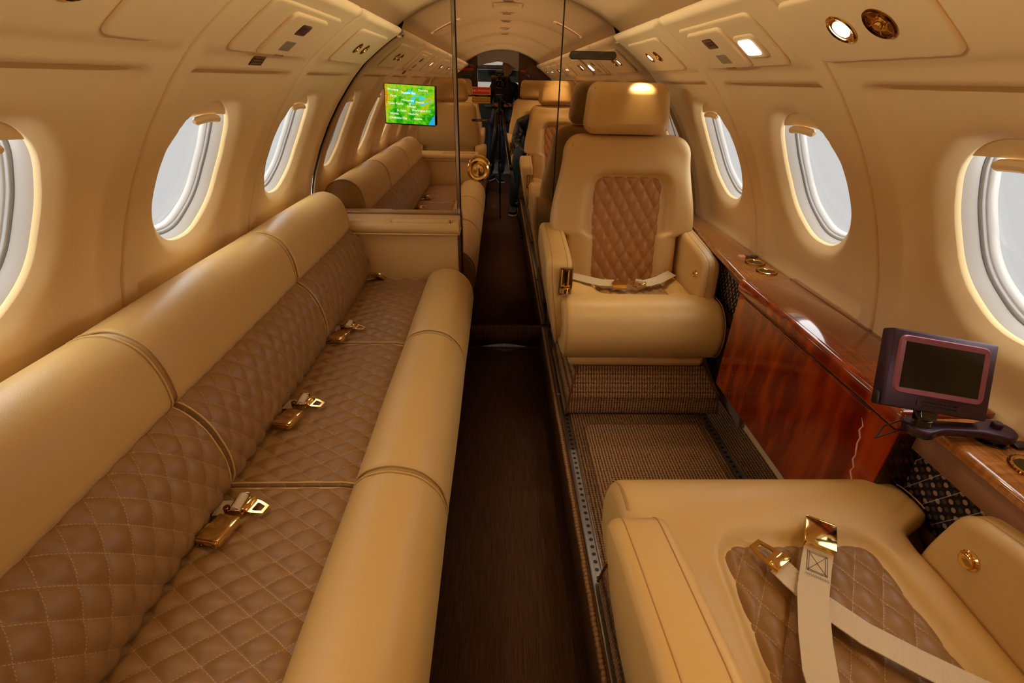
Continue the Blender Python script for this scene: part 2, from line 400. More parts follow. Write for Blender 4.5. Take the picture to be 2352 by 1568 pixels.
def rim_mesh(side, yc, rings, name, mat, parent, seg=72):
    """rings: (grow, depth outward)"""
    V = []; F = []; n = 2.25
    for gi, (g, dep) in enumerate(rings):
        t = np.linspace(0, 2*PI, seg, endpoint=False)
        c, s_ = np.cos(t), np.sin(t); rho = (np.abs(c)**n+np.abs(s_)**n)**(1/n)
        u = (WA+g)*c/rho; v = (WB+g)*s_/rho
        X = wallP(side, 0, v+VC, np.full(seg, -dep)); X[:,1] = u+yc; V += list(X)
    for i in range(len(rings)-1):
        for k in range(seg): F.append((i*seg+k, i*seg+(k+1) % seg, (i+1)*seg+(k+1) % seg, (i+1)*seg+k))
    return mesh(name, V, F, mat, parent)
wn = 0
def build_window(side, rb, num):
    yc = rb+PITCH/2
    root = empty('window_%d' % num, (0,0,0)); tag(root, kind='structure')
    b = .060
    rim_mesh(side, yc, [(.036, b+.004), (.028, b-.002), (.015, b+.003), (.007, b+.013), (.001, b+.026), (-.002, b+.033)], 'window_liner', white_p, root)
    rim_mesh(side, yc, [(.052, b-.014), (.044, b+.004), (.026, b+.010)], 'liner_seal', dark_p, root)
    rim_mesh(side, yc, [(-.002, b+.033), (-.0038, b+.0335), (-.0042, b+.036)], 'inner_seal', mid_p, root)
    rim_mesh(side, yc, [(-.003, b+.036), (-.008, b+.0365), (-.0085, b+.042)], 'pane_frame', grey_p, root)
    rim_mesh(side, yc, [(-.0075, b+.042), (-.0125, b+.043), (-.0135, b+.056), (-.0145, b+.060)], 'outer_frame', white_p, root)
    # outer pane
    V = []; n = 2.25; seg = 48
    t = np.linspace(0, 2*PI, seg, endpoint=False); c, s_ = np.cos(t), np.sin(t); rho = (np.abs(c)**n+np.abs(s_)**n)**(1/n)
    for g in (-.0065,):
        X = wallP(side, 0, (WB+g)*s_/rho+VC, np.full(seg, -(b+.0385))); X[:,1] = (WA+g)*c/rho+yc; V += list(X)
    mesh('pane', V, [tuple(range(seg))], glass_m, root, smooth=False)
    # shade pulled up: only its lower edge and pull show
    V = []; F = []; nu, nv = 25, 9
    top = -(WB+.012)
    for i in range(nu):
        u = -.150+.300*i/(nu-1); 
        vlow = -WB+.052-.010*math.cos(u/.150*PI/2)
        vt = -(WB+.03)
        for j in range(nv):
            v = vt+(vlow-vt)*j/(nv-1); X = wallP(side, yc+u, np.array([v+VC]), np.array([-.060+.004*math.sin(PI*j/(nv-1))]))[0]; V.append(X)
    for i in range(nu-1):
        for j in range(nv-1): F.append((i*nv+j, (i+1)*nv+j, (i+1)*nv+j+1, i*nv+j+1))
    sh = mesh('window_shade', V, F, wall_m, root)
    mb = MB(); N = wallN(side, VC)
    pts = [wallP(side, yc+u, np.array([VC-WB+.050-.006*math.cos(u/.06*PI/2)]), np.array([-.048]))[0] for u in np.linspace(-.06, .06, 13)]
    mb.tube(pts, [.005]+[.010]*11+[.005], 8); mb.build('shade_pull', wall_m, sh)
    return root
for side in (-1, 1):
    for rb in ribs[side][2:]:
        wn += 1; build_window(side, rb, wn)

# added strips behind the lining keep outside light from leaking at the bulkhead joints
for yy0, yy1, nm in ((MY-.045, MY+.03, ('trim_9', 'trim_11')), (YF-.03, YF-.16, ('trim_10', 'trim_12'))):
    for side in (-1, 1):
        vv = np.linspace(0, VL, 90); rows = [wallP(side, y_, vv, np.full(90, of)) for y_, of in ((yy0, -.001), (yy0, -.03), (yy1, -.03))]
        tag(mesh(nm[0 if side < 0 else 1], [p for r in rows for p in r], [(k*90+i, k*90+i+1, k*90+91+i, k*90+90+i) for k in range(2) for i in range(89)], wall_m), kind='structure')
# strip added to seal the gap between lining and headliner against light leaks
for side, nm in ((-1, 'trim_16'), (1, 'trim_17')):
    tag(mesh(nm, [(side*.478, YF, 1.5235), (side*.505, YF, 1.523), (side*.478, MY+.02, 1.5235), (side*.505, MY+.02, 1.523)], [(0, 1, 3, 2)], wall_m), kind='structure')
    # fill lights added in the gap to brighten headliner and upper walls
    for k in range(4):
        y0 = -2.2+k*1.15
        ld = bpy.data.lights.new('gap_fill_light', 'AREA'); ld.shape = 'RECTANGLE'; ld.size = .010; ld.size_y = 1.10; ld.energy = GAP_FILL; ld.color = (1., .90, .70); ld.spread = math.radians(64)
        lo = bpy.data.objects.new('gap_fill_light', ld); lo.location = (side*.460, y0+.55, 1.5335); link(lo)
        z_ = -Vector((-side*.975, 0, .22)).normalized(); y_ = Vector((0, 1, 0)); x_ = y_.cross(z_)
        lo.rotation_euler = Matrix((x_, y_, z_)).transposed().to_euler()
# ceiling
def ceil_z(x): return .846+math.sqrt(.84**2-x*x)
V = []; F = []; xs = np.linspace(-.585, .585, 61)
ys = [YF, 0, MY+.03]
for y in ys:
    for x in xs: V.append((x, y, ceil_z(x)))
for i in range(2):
    for k in range(60): F.append((i*61+k, i*61+k+1, (i+1)*61+k+1, (i+1)*61+k))
tag(mesh('ceiling', V, F, ceil_m), kind='structure')

# dropped aisle, raised seat floors with rolled carpet edges
def slab(name, x0, x1, y0, y1, z0, z1, mat, r=0.0, parent=None):
    mb = MB(); mb.box(((x0+x1)/2, (y0+y1)/2, (z0+z1)/2), (abs(x1-x0)/2, (y1-y0)/2, (z1-z0)/2), bev=r, seg=3)
    return mb.build(name, mat, parent)
AX = .205
tag(slab('floor', -AX-.02, AX+.02, YF, MY+.02, -.02, 0, aisle_m), kind='structure')
tag(slab('floor', .2645, .975, YF, MY, .04, FZ, carp), kind='structure')
tag(slab('floor', .225, .2645, YF, MY, .04, FZ-.006, dark_lea), kind='structure')
tag(slab('floor', -.975, -.235, YF, MY, .04, FZ, carp), kind='structure')
tag(slab('trim_1', AX, .228, YF, MY-.004, 0, FZ-.003, carp_side, r=.010), kind='structure')
tag(slab('trim_2', -.24, -AX-.012, YF, MY-.004, 0, FZ-.003, carp_side, r=.010), kind='structure')
tag(slab('trim_3', -AX-.01, AX+.01, MY-.012, MY+.02, 0, .139, aisle_m), kind='structure')
mb = MB(); mb.box((0, MY-.018, .004), (AX-.002, .006, .004), bev=.002); tag(mb.build('trim_4', M_('threshold_brass', srgb(120, 96, 60), .3, .8)), kind='structure')

# aft bulkhead: fixed mirror panels either side of a mirrored door
def bulk_outline(x0, x1, zb, gr=.004):
    top = []
    xs = np.linspace(x0, x1, 60)
    for x in xs:
        ax = abs(x); zc = ceil_z(min(ax, .58))+gr
        k = np.argmax(WZ); zw = float(np.interp(ax, WX[k:k+620], WZ[k:k+620])) if ax > .4455 else 9
        top.append((x, min(zc, zw+gr)))
    return [(x0, zb), (x1, zb)] + top[::-1]
def plate(name, outline, y0, y1, mat, parent=None):
    n = len(outline); V = [(x, y0, z) for x, z in outline]+[(x, y1, z) for x, z in outline]
    F = [tuple(range(n)), tuple(range(2*n-1, n-1, -1))]+[(i, (i+1) % n, n+(i+1) % n, n+i) for i in range(n)]
    return mesh(name, V, F, mat, parent, smooth=False)
def ol_rect(x0, x1, z0, z1): return [(x0, z0), (x1, z0), (x1, z1), (x0, z1)]
DL, DR = -.2265, .2265
tag(plate('wall_back', bulk_outline(-.958, -.2445, .10), MY, MY+.02, mirror_m), kind='structure')
tag(plate('wall_back', bulk_outline(DR+.004, .958, .10), MY, MY+.02, mirror_m), kind='structure')
tag(plate('trim_5', bulk_outline(-1.02, 1.02, -.02, .07), MY+.028, MY+.04, black), kind='structure')
door = plate('door_1', bulk_outline(DL+.003, DR, .143), MY, MY+.024, mirror_m); tag(door, kind='structure')
# bright vertical strip with a dark shadow line, and the dark line at the other door edge
o = plate('trim_6', ol_rect(-.2435, -.2300, .14, 1.66), MY-.002, MY+.02, chrome); tag(o, kind='structure')
for v in o.data.vertices:
    if v.co.x < -.24 and v.co.y < MY: v.co.y += .0045
tag(plate('trim_7', ol_rect(-.2298, -.2245, .14, 1.66), MY-.001, MY+.02, black), kind='structure')
tag(plate('trim_8', ol_rect(DR-.001, DR+.0045, .14, 1.66), MY-.004, MY+.02, black), kind='structure')

# ---- things on the bulkhead
mb = MB(); Rm = Rx(PI/2)
mb.lathe([(.030, 0), (.032, .004), (.020, .006), (.013, .010), (.013, .026), (.030, .030), (.044, .036), (.0515, .046), (.053, .054), (.050, .060), (.043, .0635), (.037, .0625), (.033, .061), (.020, .064), (.008, .066), (0.0001, .066)], (-.135, MY, .977), Rm, 40)
mb.build('door_knob', gold, door)
def sign(name, cx, cz, w_, h_, fm, bm_, lines, size, tm, label, cat, y=MY, sxy=1.0, gap=1.0, border=.0015):
    mb = MB(); mb.box((cx, y-.001, cz), (w_/2, .001, h_/2)); o = mb.build(name, bm_, smooth=False)
    mb = MB(); mb.box((cx, y-.0022, cz), (w_/2-border, .0004, h_/2-border)); mb.build('face', fm, o, smooth=False)
    for i, l in enumerate(lines):
        zz = cz+(len(lines)-1)*size*gap/2-i*size*gap
        text(l, size, tm, None, Vector((cx, y-.0030, zz)), Rx(PI/2), sxy=1.0, ext=.0003).parent = o
    return tag(o, label, cat)
red_m = M_('sign_red', srgb(170, 14, 16), .4, emit=srgb(170, 14, 16), emit_s=.15); crm = M_('sign_cream', srgb(236, 206, 150), .5)
ochre = M_('sign_ochre', srgb(196, 148, 44), .5); blk_t = M_('sign_black_ink', srgb(30, 22, 14), .5)
sign('no_smoking_sign', -.1205, 1.305, .083, .030, red_m, crm, ['NO SMOKING'], .0122, crm, 'small red NO SMOKING sign on the mirrored door', 'sign')
sign('door_placard', -.1200, 1.268, .082, .027, ochre, blk_t, ['STOW THE DOOR FOR', 'TAKE OFF AND LANDING'], .0076, blk_t, 'small ochre placard under the red NO SMOKING sign', 'sign', border=.0006, gap=1.3)
mb = MB(); mb.box((-.1215, MY-.002, 1.1855), (.0425, .002, .0055), bev=.0019); o = mb.build('vacancy_indicator', black)
text('V A C A N T', .0085, crm, None, Vector((-.118, MY-.0045, 1.1855)), Rx(PI/2), ext=.0002).parent = o
tag(o, 'slim black vacancy indicator reading VACANT on the mirrored door', 'indicator')
# pill shaped dark lens
pl = []
for k in range(32):
    a = 2*PI*k/32; sx_ = .1015-.0165 if math.cos(a) > 0 else -(.1015-.0165)
    pl.append((.3645+sx_+.0165*math.cos(a), 1.4505+.0165*math.sin(a)))
o = plate('lens_bar', pl, MY-.010, MY, black_gl)
pl2 = [((x-.3645)*.95+.3645, (z-1.4505)*.8+1.4505) for x, z in pl]
m_l = M_('smoked_lens', srgb(30, 8, 6), .06, coat=1., var=(40, .9))
plate('lens', pl2, MY-.0115, MY-.009, m_l, o)
tag(o, 'long black pill shaped lens bar on the right mirror panel', 'lens')

# ---------------------------------------------------------------- upholstery helpers
def roundpoly(P, r, seg=5):
    out = []; n = len(P); rr = r if isinstance(r, (list, tuple)) else [r]*n
    for i in range(n):
        p = np.array(P[i], float); a = np.array(P[i-1], float)-p; b = np.array(P[(i+1) % n], float)-p
        la, lb = np.linalg.norm(a), np.linalg.norm(b); d = min(rr[i], la*.49, lb*.49)
        if d < 1e-4: out.append(tuple(p)); continue
        A = p+a/la*d; B = p+b/lb*d
        for k in range(seg+1):
            t = k/seg; out.append(tuple((1-t)**2*A+2*t*(1-t)*p+t*t*B))
    return out
def resample(P, step, closed=True):
    P = np.array(P, float); Q = np.vstack([P, P[:1]]) if closed else P
    d = np.r_[0, np.cumsum(np.linalg.norm(np.diff(Q, axis=0), axis=1))]
    n = max(8, int(round(d[-1]/step))); t = np.linspace(0, d[-1], n+1)
    if closed: t = t[:-1]
    return np.stack([np.interp(t, d, Q[:,k]) for k in range(Q.shape[1])], 1), t
def spread_s(s0, s1, r, step):
    L = s1-s0; r = min(r, L*.45); e = [r*(1-math.cos(PI/2*k/6)) for k in range(7)]
    m = max(2, int((L-2*r)/step)); mid = list(np.linspace(r, L-r, m+1))[1:-1]
    return np.array([s0+x for x in e+mid+[L-x for x in e[::-1]]])
def roll(P, s0, s1, r, mapf, step=.012, sstep=.03, disp=None, name='roll', mat=None, parent=None, cap=True, crown=0.0, widths=None, uvf=None):
    """closed section P (a,b) swept along s, its ends rounded by r; disp(s, arc, a, b) -> bulge along the normal"""
    Q, arc = resample(P, step); n = len(Q)
    area = .5*np.sum(Q[:,0]*np.roll(Q[:,1], -1)-np.roll(Q[:,0], -1)*Q[:,1])
    t = np.roll(Q, -1, 0)-np.roll(Q, 1, 0); t /= np.linalg.norm(t, axis=1)[:,None]
    N = np.stack([t[:,1], -t[:,0]], 1)*(1 if area > 0 else -1)
    ss_ = spread_s(s0, s1, r, sstep); V = []; UV = []
    r_ = min(r, (s1-s0)*.45)
    for s in ss_:
        d = min(s-s0, s1-s); e = r*(1-math.sqrt(max(0, 1-(1-min(d/r_, 1))**2))) if r > 0 else 0
        off = np.full(n, -e)
        if crown: off = off+crown*math.sin(PI*(s-s0)/(s1-s0))
        if disp is not None: off = off+disp(s, arc, Q[:,0], Q[:,1])*min(1, d/max(r_, 1e-4)*1.0+.0)
        C = Q+N*off[:,None]
        for k in range(n): V.append(mapf(s, C[k,0], C[k,1])); UV.append((s, arc[k]))
    F = []
    m = len(ss_)
    for i in range(m-1):
        for k in range(n): F.append((i*n+k, i*n+(k+1) % n, (i+1)*n+(k+1) % n, (i+1)*n+k))
    if cap: F.append(tuple(range(n))); F.append(tuple((m-1)*n+k for k in range(n-1, -1, -1)))
    return mesh(name, V, F, mat, parent, uv=UV, angle=60)
def puff(a, b, h):
    return h*(np.abs(np.sin(PI*a)*np.sin(PI*b))**.45-.35)
def quilt_disp(p, q, h=.006, u0=0.):
    def f(s, arc, A, B):
        a = s/p+arc/q; b = s/p-arc/q
        return puff(a, b, h)
    return f

# ---------------------------------------------------------------- three place sofa along the left wall
sofa = empty('sofa', (-.55, 1.2, FZ), 'three section tan leather sofa with quilted seat along the left cabin wall', 'sofa')
SY = [.155, .872, 1.590, 2.262]
Pback = roundpoly([(-.955,.70),(-.952,.80),(-.915,.868),(-.83,.893),(-.765,.862),(-.738,.79),(-.737,.712),(-.775,.695)], .035)
Pbq = roundpoly([(-.93,.715),(-.745,.722),(-.690,.66),(-.665,.56),(-.672,.485),(-.71,.445),(-.93,.445)], .045, 6)
Pseat = roundpoly([(-.93,.31),(-.375,.31),(-.375,.462),(-.42,.470),(-.66,.468),(-.93,.45)], .012)
Pfr = roundpoly([(-.40,.30),(-.392,.47),(-.365,.508),(-.30,.530),(-.225,.512),(-.175,.455),(-.160,.375),(-.178,.300),(-.215,.262),(-.30,.25)], .03)
mp = lambda s, a, b: (a, s, b)
for i in range(3):
    a, b = SY[i]+.003, SY[i+1]-.003
    roll(Pback, a, b, .022, mp, .010, .05, None, 'back_roll', lea, sofa, crown=.002)
    roll(Pbq, a, b, .020, mp, .0048, .0048, quilt_disp(.0575, .087, .010), 'back_cushion', quilt_sofa_b, sofa)
    roll(Pseat, a, b, .014, mp, .0048, .0048, quilt_disp(.0575, .087, .010), 'seat_cushion', quilt_sofa, sofa)
    roll(Pfr, a, b, .022, mp, .010, .05, None, 'front_roll', lea, sofa, crown=.002)
def seam(P, y, off, r, name, mat, parent, sub=None):
    Q, _ = resample(P, .012); n = len(Q); t = np.roll(Q, -1, 0)-np.roll(Q, 1, 0); t /= np.linalg.norm(t, axis=1)[:,None]
    area = .5*np.sum(Q[:,0]*np.roll(Q[:,1], -1)-np.roll(Q[:,0], -1)*Q[:,1]); N = np.stack([t[:,1], -t[:,0]], 1)*(1 if area > 0 else -1)
    C = Q+N*off; mb = MB(); mb.tube([(c[0], y, c[1]) for c in C], r, 6, closed=True); return mb.build(name, mat, parent)
for i in range(3):
    for y in (SY[i]+.010, SY[i+1]-.010):
        seam(Pback, y, -.002, .0028, 'piping', lea, sofa); seam(Pfr, y, -.002, .0028, 'piping', lea, sofa)
        seam(Pbq, y, -.003, .0026, 'piping', lea, sofa)
        seam(Pseat, y, -.001, .0026, 'piping', lea, sofa)
mb = MB(); mb.box((-.60, (SY[0]+SY[3])/2, .225), (.335, (SY[3]-SY[0])/2, .080)); mb.build('base', dark_lea, sofa)
def sofa_arm(y0, y1, mirror_side):
    """padded end arm with a table slot in its top"""
    X0, X1 = -.93, -.228
    f = 1 if mirror_side > 0 else -1
    ym = (y0+y1)/2; hy = (y1-y0)/2
    mb = MB(); mb.box(((X0+X1-.006)/2, ym, (.142+.695)/2), ((X1-X0-.006)/2, hy-.012, (.695-.142)/2), bev=.006); root = mb.build('armrest', lea, sofa)
    mb = MB(); mb.box((X1-.0015, ym, (.142+.685)/2), (.003, hy-.004, (.685-.142)/2), bev=.001); mb.build('wood_edge', dkwood, root)
    # top pad with recessed slot
    nx, ny = 150, 34; V = []; F = []
    P = roundpoly([(-hy, .692), (-hy-.007, .715), (-hy+.006, .741), (-hy+.030, .752), (hy-.012, .757), (hy, .745), (hy, .692)], .014)
    Q, arc = resample(P, .006); n = len(Q)
    t = np.roll(Q, -1, 0)-np.roll(Q, 1, 0); t /= np.linalg.norm(t, axis=1)[:,None]; N = np.stack([-t[:,1], t[:,0]], 1)
    xs = spread_s(X0, X1, .016, .006)
    for x in xs:
        d = X1-x; e = .016*(1-math.sqrt(max(0, 1-(1-min(d/.016, 1))**2)))
        for k in range(n):
            a, z = Q[k]
            top = z > .738
            dz = 0.
            if top:
                slot = float(ss((x+.560)/.012)*ss((-.262-x)/.006))*float(ss((a+.052)/.005)*ss((-.020-a)/.005))
                dz -= .013*slot
                dz -= .010*float(ss((x+.60)/.05)*ss((-.555-x)/.01))*float(ss((a+.06)/.015)*ss((-.01-a)/.02))
            V.append((x, ym+f*(a*-1)*-1+ (N[k,0]*e*0), z+dz-e*.5 if z > .7 else z))
    for i in range(len(xs)-1):
        for k in range(n): F.append((i*n+k, i*n+(k+1) % n, (i+1)*n+(k+1) % n, (i+1)*n+k))
    F.append(tuple(range(n))); F.append(tuple((len(xs)-1)*n+k for k in range(n-1, -1, -1)))
    pad = mesh('arm_pad', V, F, lea, root, angle=50)
    mb = MB(); mb.box((-.277, ym-f*.036, .748), (.004, .012, .0075), bev=.002); mb.box((-.262, ym-f*.036, .7485), (.003, .014, .009), bev=.002); mb.build('slot_tab', lea, root)
    mb = MB(); mb.tube([(X0, ym-f*(hy+.004), .692), (X1-.008, ym-f*(hy+.004), .692), (X1-.001, ym-f*(hy-.004), .692), (X1-.001, ym+f*(hy-.006), .692)], .0042, 8); mb.build('piping', lea, root)
    return root
sofa_arm(2.270, MY-.008, 1)
sofa_arm(.015, .147, -1)
for o in list(sofa.children):
    for q in list(o.children): q.data.transform(Matrix.Translation((.55, -1.2, -FZ)))
    local(o, sofa)

# ---------------------------------------------------------------- club chairs
def cgrid(h, r, step, fine=5):
    """coordinates -h..h, denser in the rounded border r"""
    e = [-h+r*(1-math.cos(PI/2*k/fine)) for k in range(fine+1)]
    m = max(2, int((2*h-2*r)/step)); mid = list(np.linspace(-h+r, h-r, m+1))[1:-1]
    return np.array(e+mid+[-x for x in e[::-1]])
def corner(x, z, hx, hz, R):
    """square to rounded outline, corner radius R"""
    dx = max(0, abs(x)-(hx-R)); dz = max(0, abs(z)-(hz-R))
    if dx <= 0 or dz <= 0: return x, z
    L = max(dx, dz); n = math.hypot(dx, dz); dx, dz = dx/n*L, dz/n*L
    return math.copysign(hx-R+dx, x), math.copysign(hz-R+dz, z)
def rbox(hx, hy, hz, R, r, step, front=None, back=None, ystep=.03):
    """box with outline corners R (seen along y) and edges r; front/back(x,z)-> extra bulge. returns verts, faces, uv"""
    gx, gz = cgrid(hx, max(r, R*.7), step), cgrid(hz, max(r, R*.7), step)
    nx, nz = len(gx), len(gz); V = []; F = []; UV = []
    def edge(x, z):
        d = min(hx-abs(x), hz-abs(z)); q = min(1, d/r); return r*(1-math.sqrt(max(0, 1-(1-q)**2)))
    for side in (-1, 1):
        for x in gx:
            for z in gz:
                X, Z = corner(x, z, hx, hz, R); f = front if side < 0 else back
                d = min(hx-abs(x), hz-abs(z))
                V.append((X, side*(hy-edge(x, z)+(f(X, Z)*min(1, d/r) if f else 0)), Z)); UV.append((X, Z))
    off = nx*nz
    for i in range(nx-1):
        for k in range(nz-1):
            a = i*nz+k; F.append((a, a+nz, a+nz+1, a+1)); F.append((off+a, off+a+1, off+a+nz+1, off+a+nz))
    per = [(i, 0) for i in range(nx-1)]+[(nx-1, k) for k in range(nz-1)]+[(i, nz-1) for i in range(nx-1, 0, -1)]+[(0, k) for k in range(nz-1, 0, -1)]
    m = max(1, int(2*(hy-r)/ystep)); prev = [i*nz+k for i, k in per]; last = [off+i*nz+k for i, k in per]
    for j in range(1, m+1):
        if j == m: cur = last
        else:
            cur = []
            for (i, k) in per:
                x, z = corner(gx[i], gz[k], hx, hz, R); cur.append(len(V)); V.append((x, -(hy-r)+2*(hy-r)*j/m, z)); UV.append((x, z))
        n = len(per)
        for q in range(n): F.append((prev[q], cur[q], cur[(q+1) % n], prev[(q+1) % n]))
        prev = cur
    return V, F, UV
def sd_rr(x, z, cx, cz, hx, hz, R):
    qx = abs(x-cx)-hx+R; qz = abs(z-cz)-hz+R
    return math.hypot(max(qx, 0), max(qz, 0))+min(max(qx, qz), 0)-R
def sm(x): x = min(1, max(0, x)); return x*x*(3-2*x)
stitch = M_('seam_thread', srgb(168, 124, 72), .7)
def buckle(parent, M, name='buckle'):
    """lift lever buckle, local: x across, y along the belt, z up"""
    mb = MB(); mb.box((0, 0, .006), (.021, .028, .006), bev=.0015)
    b = mb.build(name, gold, parent)
    mb = MB(); mb.box((0, .002, .0135), (.022, .029, .0022), bev=.0012); mb.box((0, -.030, .010), (.021, .0018, .0045), bev=.0008)
    mb.build('lever', gold, b)
    mb = MB()
    for x in (-.012, .012): mb.tube([(x, -.029, .004), (x, -.0335, .004)], .0022, 8)
    mb.build('rivet', gold_dk, b)
    for o in (b,)+tuple(b.children): o.data.transform(M)
    return b
def tongue(parent, M, name='tongue'):
    mb = MB(); out = [(-.018, 0), (-.018, .016), (-.012, .040), (.012, .040), (.018, .016), (.018, 0)]; inn = [(-.011, .012), (-.011, .019), (-.007, .033), (.007, .033), (.011, .019), (.011, .012)]
    n = 6; V = []; 
    for z in (.002, .005):
        V += [(x, y, z) for x, y in out]+[(x, y, z) for x, y in inn]
    F = []
    for i in range(n):
        j = (i+1) % n; F += [(i, j, n+j, n+i), (2*n+i, 3*n+i, 3*n+j, 2*n+j), (i, 2*n+i, 2*n+j, j), (n+i, n+j, 3*n+j, 3*n+i)]
    mb.add(V, F); mb.box((0, -.004, .006), (.0195, .008, .005), bev=.0015)
    t = mb.build(name, gold, parent); t.data.transform(M); return t
def strap(name, pts, wd, nrm, parent, th=.0011, mat=None):
    """flat webbing ribbon through pts; nrm(i) is the facing direction"""
    P = [Vector(p) for p in pts]; V = []; UV = []; F = []; L = 0
    for i, p in enumerate(P):
        t = (P[min(i+1, len(P)-1)]-P[max(i-1, 0)]).normalized(); n = Vector(nrm(i) if callable(nrm) else nrm).normalized()
        s_ = t.cross(n).normalized(); n = s_.cross(t)
        if i: L += (p-P[i-1]).length
        for (a, b) in ((-1, 1), (1, 1), (1, -1), (-1, -1)): V.append(p+s_*a*wd/2+n*b*th); UV.append((a*wd/2, L))
    for i in range(len(P)-1):
        for k in range(4): F.append((i*4+k, i*4+(k+1) % 4, i*4+4+(k+1) % 4, i*4+4+k))
    F += [(0, 1, 2, 3), tuple((len(P)-1)*4+k for k in (3, 2, 1, 0))]
    return mesh(name, V, F, mat or webbing, parent, uv=UV, angle=30)
def make_chair(loc, f, m, T0, k, aT, label, detail=1.0, group='leather club chairs'):
    """f: +1 the back is towards +y; m: +1 the aisle arm is at -x. T runs backwards from the middle of the front roll"""
    root = empty('club_chair', loc, label, 'chair', group)
    st = .0065/detail
    def W(V): return [(v[0]*m, v[1]*f, v[2]) for v in V]
    z0 = -FZ
    # carpeted pedestal
    mb = MB(); P0 = [(-.262, -.132, .001), (.384, -.132, .001), (.384, .40, .001), (-.262, .40, .001)]; P1 = [(-.215, -.058, .205), (.305, -.058, .205), (.305, .34, .205), (-.215, .34, .205)]
    PM = [(-.250, -.122, .085), (.372, -.122, .085), (.372, .39, .085), (-.250, .39, .085)]
    bm = bmesh.new(); vs = [bm.verts.new(p) for p in P0+PM+P1]
    bm.faces.new(vs[:4][::-1]); bm.faces.new(vs[8:])
    for a in (0, 4):
        for i in range(4): bm.faces.new((vs[a+i], vs[a+(i+1) % 4], vs[a+4+(i+1) % 4], vs[a+4+i]))
    bmesh.ops.bevel(bm, geom=[e for e in bm.edges], offset=.010, segments=3, profile=.5, affect='EDGES'); bm.verts.index_update()
    mesh('pedestal', W([v.co for v in bm.verts]), [[v.index for v in q.verts] for q in bm.faces], carp, root, uv=[(0, 0)]*len(bm.verts), angle=50); bm.free()
    for pp_ in ([(-.258, -.136, .003), (-.246, -.126, .085), (-.211, -.062, .206)], [(.38, -.134, .003), (.368, -.124, .085), (.301, -.062, .206)]):
        mb = MB(); mb.tube(W(pp_), .0042, 6); mb.build('pedestal_piping', dark_lea, root)
    # seat pan
    mb = MB(); mb.box((.020*m, .16*f, .228), (.275, .245, .026), bev=.022, seg=4); mb.build('seat_pan', lea, root)
    # seat cushion
    P = roundpoly([(.43,.235),(-.02,.235),(-.092,.245),(-.122,.300),(-.126,.360),(-.098,.425),(-.045,.462),(.02,.468),(.085,.452),(.20,.440),(.43,.430)], .03)
    Q, arc = resample(P, .0085/detail); n = len(Q)
    ar = .5*np.sum(Q[:,0]*np.roll(Q[:,1], -1)-np.roll(Q[:,0], -1)*Q[:,1]); t = np.roll(Q, -1, 0)-np.roll(Q, 1, 0); t /= np.linalg.norm(t, axis=1)[:,None]; N = np.stack([t[:,1], -t[:,0]], 1)*(1 if ar > 0 else -1)
    xs = spread_s(-.288, .340, .030, .010/detail); V = []; F = []
    def insert_sd(X, T): return sd_rr(X*(1.0-.35*(T-.08)), T, .035, .35, .155, .27, .055)
    for x in xs:
        d = min(x+.288, .340-x); e = .030*(1-math.sqrt(max(0, 1-(1-min(d/.030, 1))**2)))
        for i in range(n):
            T, z = Q[i]+N[i]*(-e)
            X = x
            if T > .03: g = sm((T-.03)/.05); X = x+((-.246+(x+.288)/.628*.514)-x)*g
            if z > .40: z -= .016*sm((-insert_sd(X, T)+.012)/.020); z += .010*sm((X-.20)/.05)*sm((T-.1)/.1)+.010*sm((-.15-X)/.05)*sm((T-.1)/.1)
            V.append((X, T, z))
    for i in range(len(xs)-1):
        for q in range(n): F.append((i*n+q, i*n+(q+1) % n, (i+1)*n+(q+1) % n, (i+1)*n+q))
    F.append(tuple(range(n))); F.append(tuple((len(xs)-1)*n+q for q in range(n-1, -1, -1)))
    cush = mesh('seat_cushion', W(V), F, lea, root, angle=60)
    for xx in (-.279, .331):
        mb = MB(); mb.tube(W([(xx, a-c[0]*.0015, b-c[1]*.0015) for (a, b), c in zip(Q, N) if a < .03 and b > .24]), .0016, 5); mb.build('seam', stitch, cush)
    # quilted seat insert
    V = []; F = []; UV = []; gx = np.linspace(-1, 1, int(64*detail)); gt = np.linspace(-1, 1, int(70*detail)); ng = len(gt)
    for a in gx:
        for b in gt:
            x, t_ = corner(a*.152, b*.167, .152, .167, .04); T = t_+.252; X = .035+x*(1+.35*(T-.08))*1.0
            d = min(.150-abs(a*.150), .165-abs(b*.165)); zz = float(np.interp(T, [.085, .20, .43], [.452, .440, .430]))-.012
            u, v = X, T; q = float(puff(u/.054+v/.080, u/.054-v/.080, .009))
            V.append((X, T, zz-.008*(1-sm(d/.02))+q*min(1, d/.022))); UV.append((u, v))
    for i in range(len(gx)-1):
        for j in range(ng-1): F.append((i*ng+j, (i+1)*ng+j, (i+1)*ng+j+1, i*ng+j+1))
    mesh('quilted_seat_panel', W(V), F, quilt_seat, cush, uv=UV)
    # arms
    az = .0 if aT < .1 else .030
    def arm(x0, x1, zb, lean, rear=.50):
        P = roundpoly([(aT+.05+lean, zb), (aT-.005, zb+.10), (aT+.002, .505-az), (aT+.020, .603-az), (aT+.12, .622-az), (rear-.06, .655-az), (rear, .60-az), (rear-.01, zb+.03)], [.03, .03, .02, .035, .03, .04, .05, .04])
        xs_ = (x0, x1)
        tw = lambda s_, b: s_+(.058*max(0., min(1., (.545-b)/.33))**1.1*(x1-s_)/(x1-x0) if x0 < 0 else 0.)
        mp_ = lambda s_, a, b: (tw(s_, b)*m, a*f, b)
        o = roll(P, x0, x1, .020, mp_, .012, .03, None, 'arm', lea, root)
        Qa, _ = resample(P, .012)
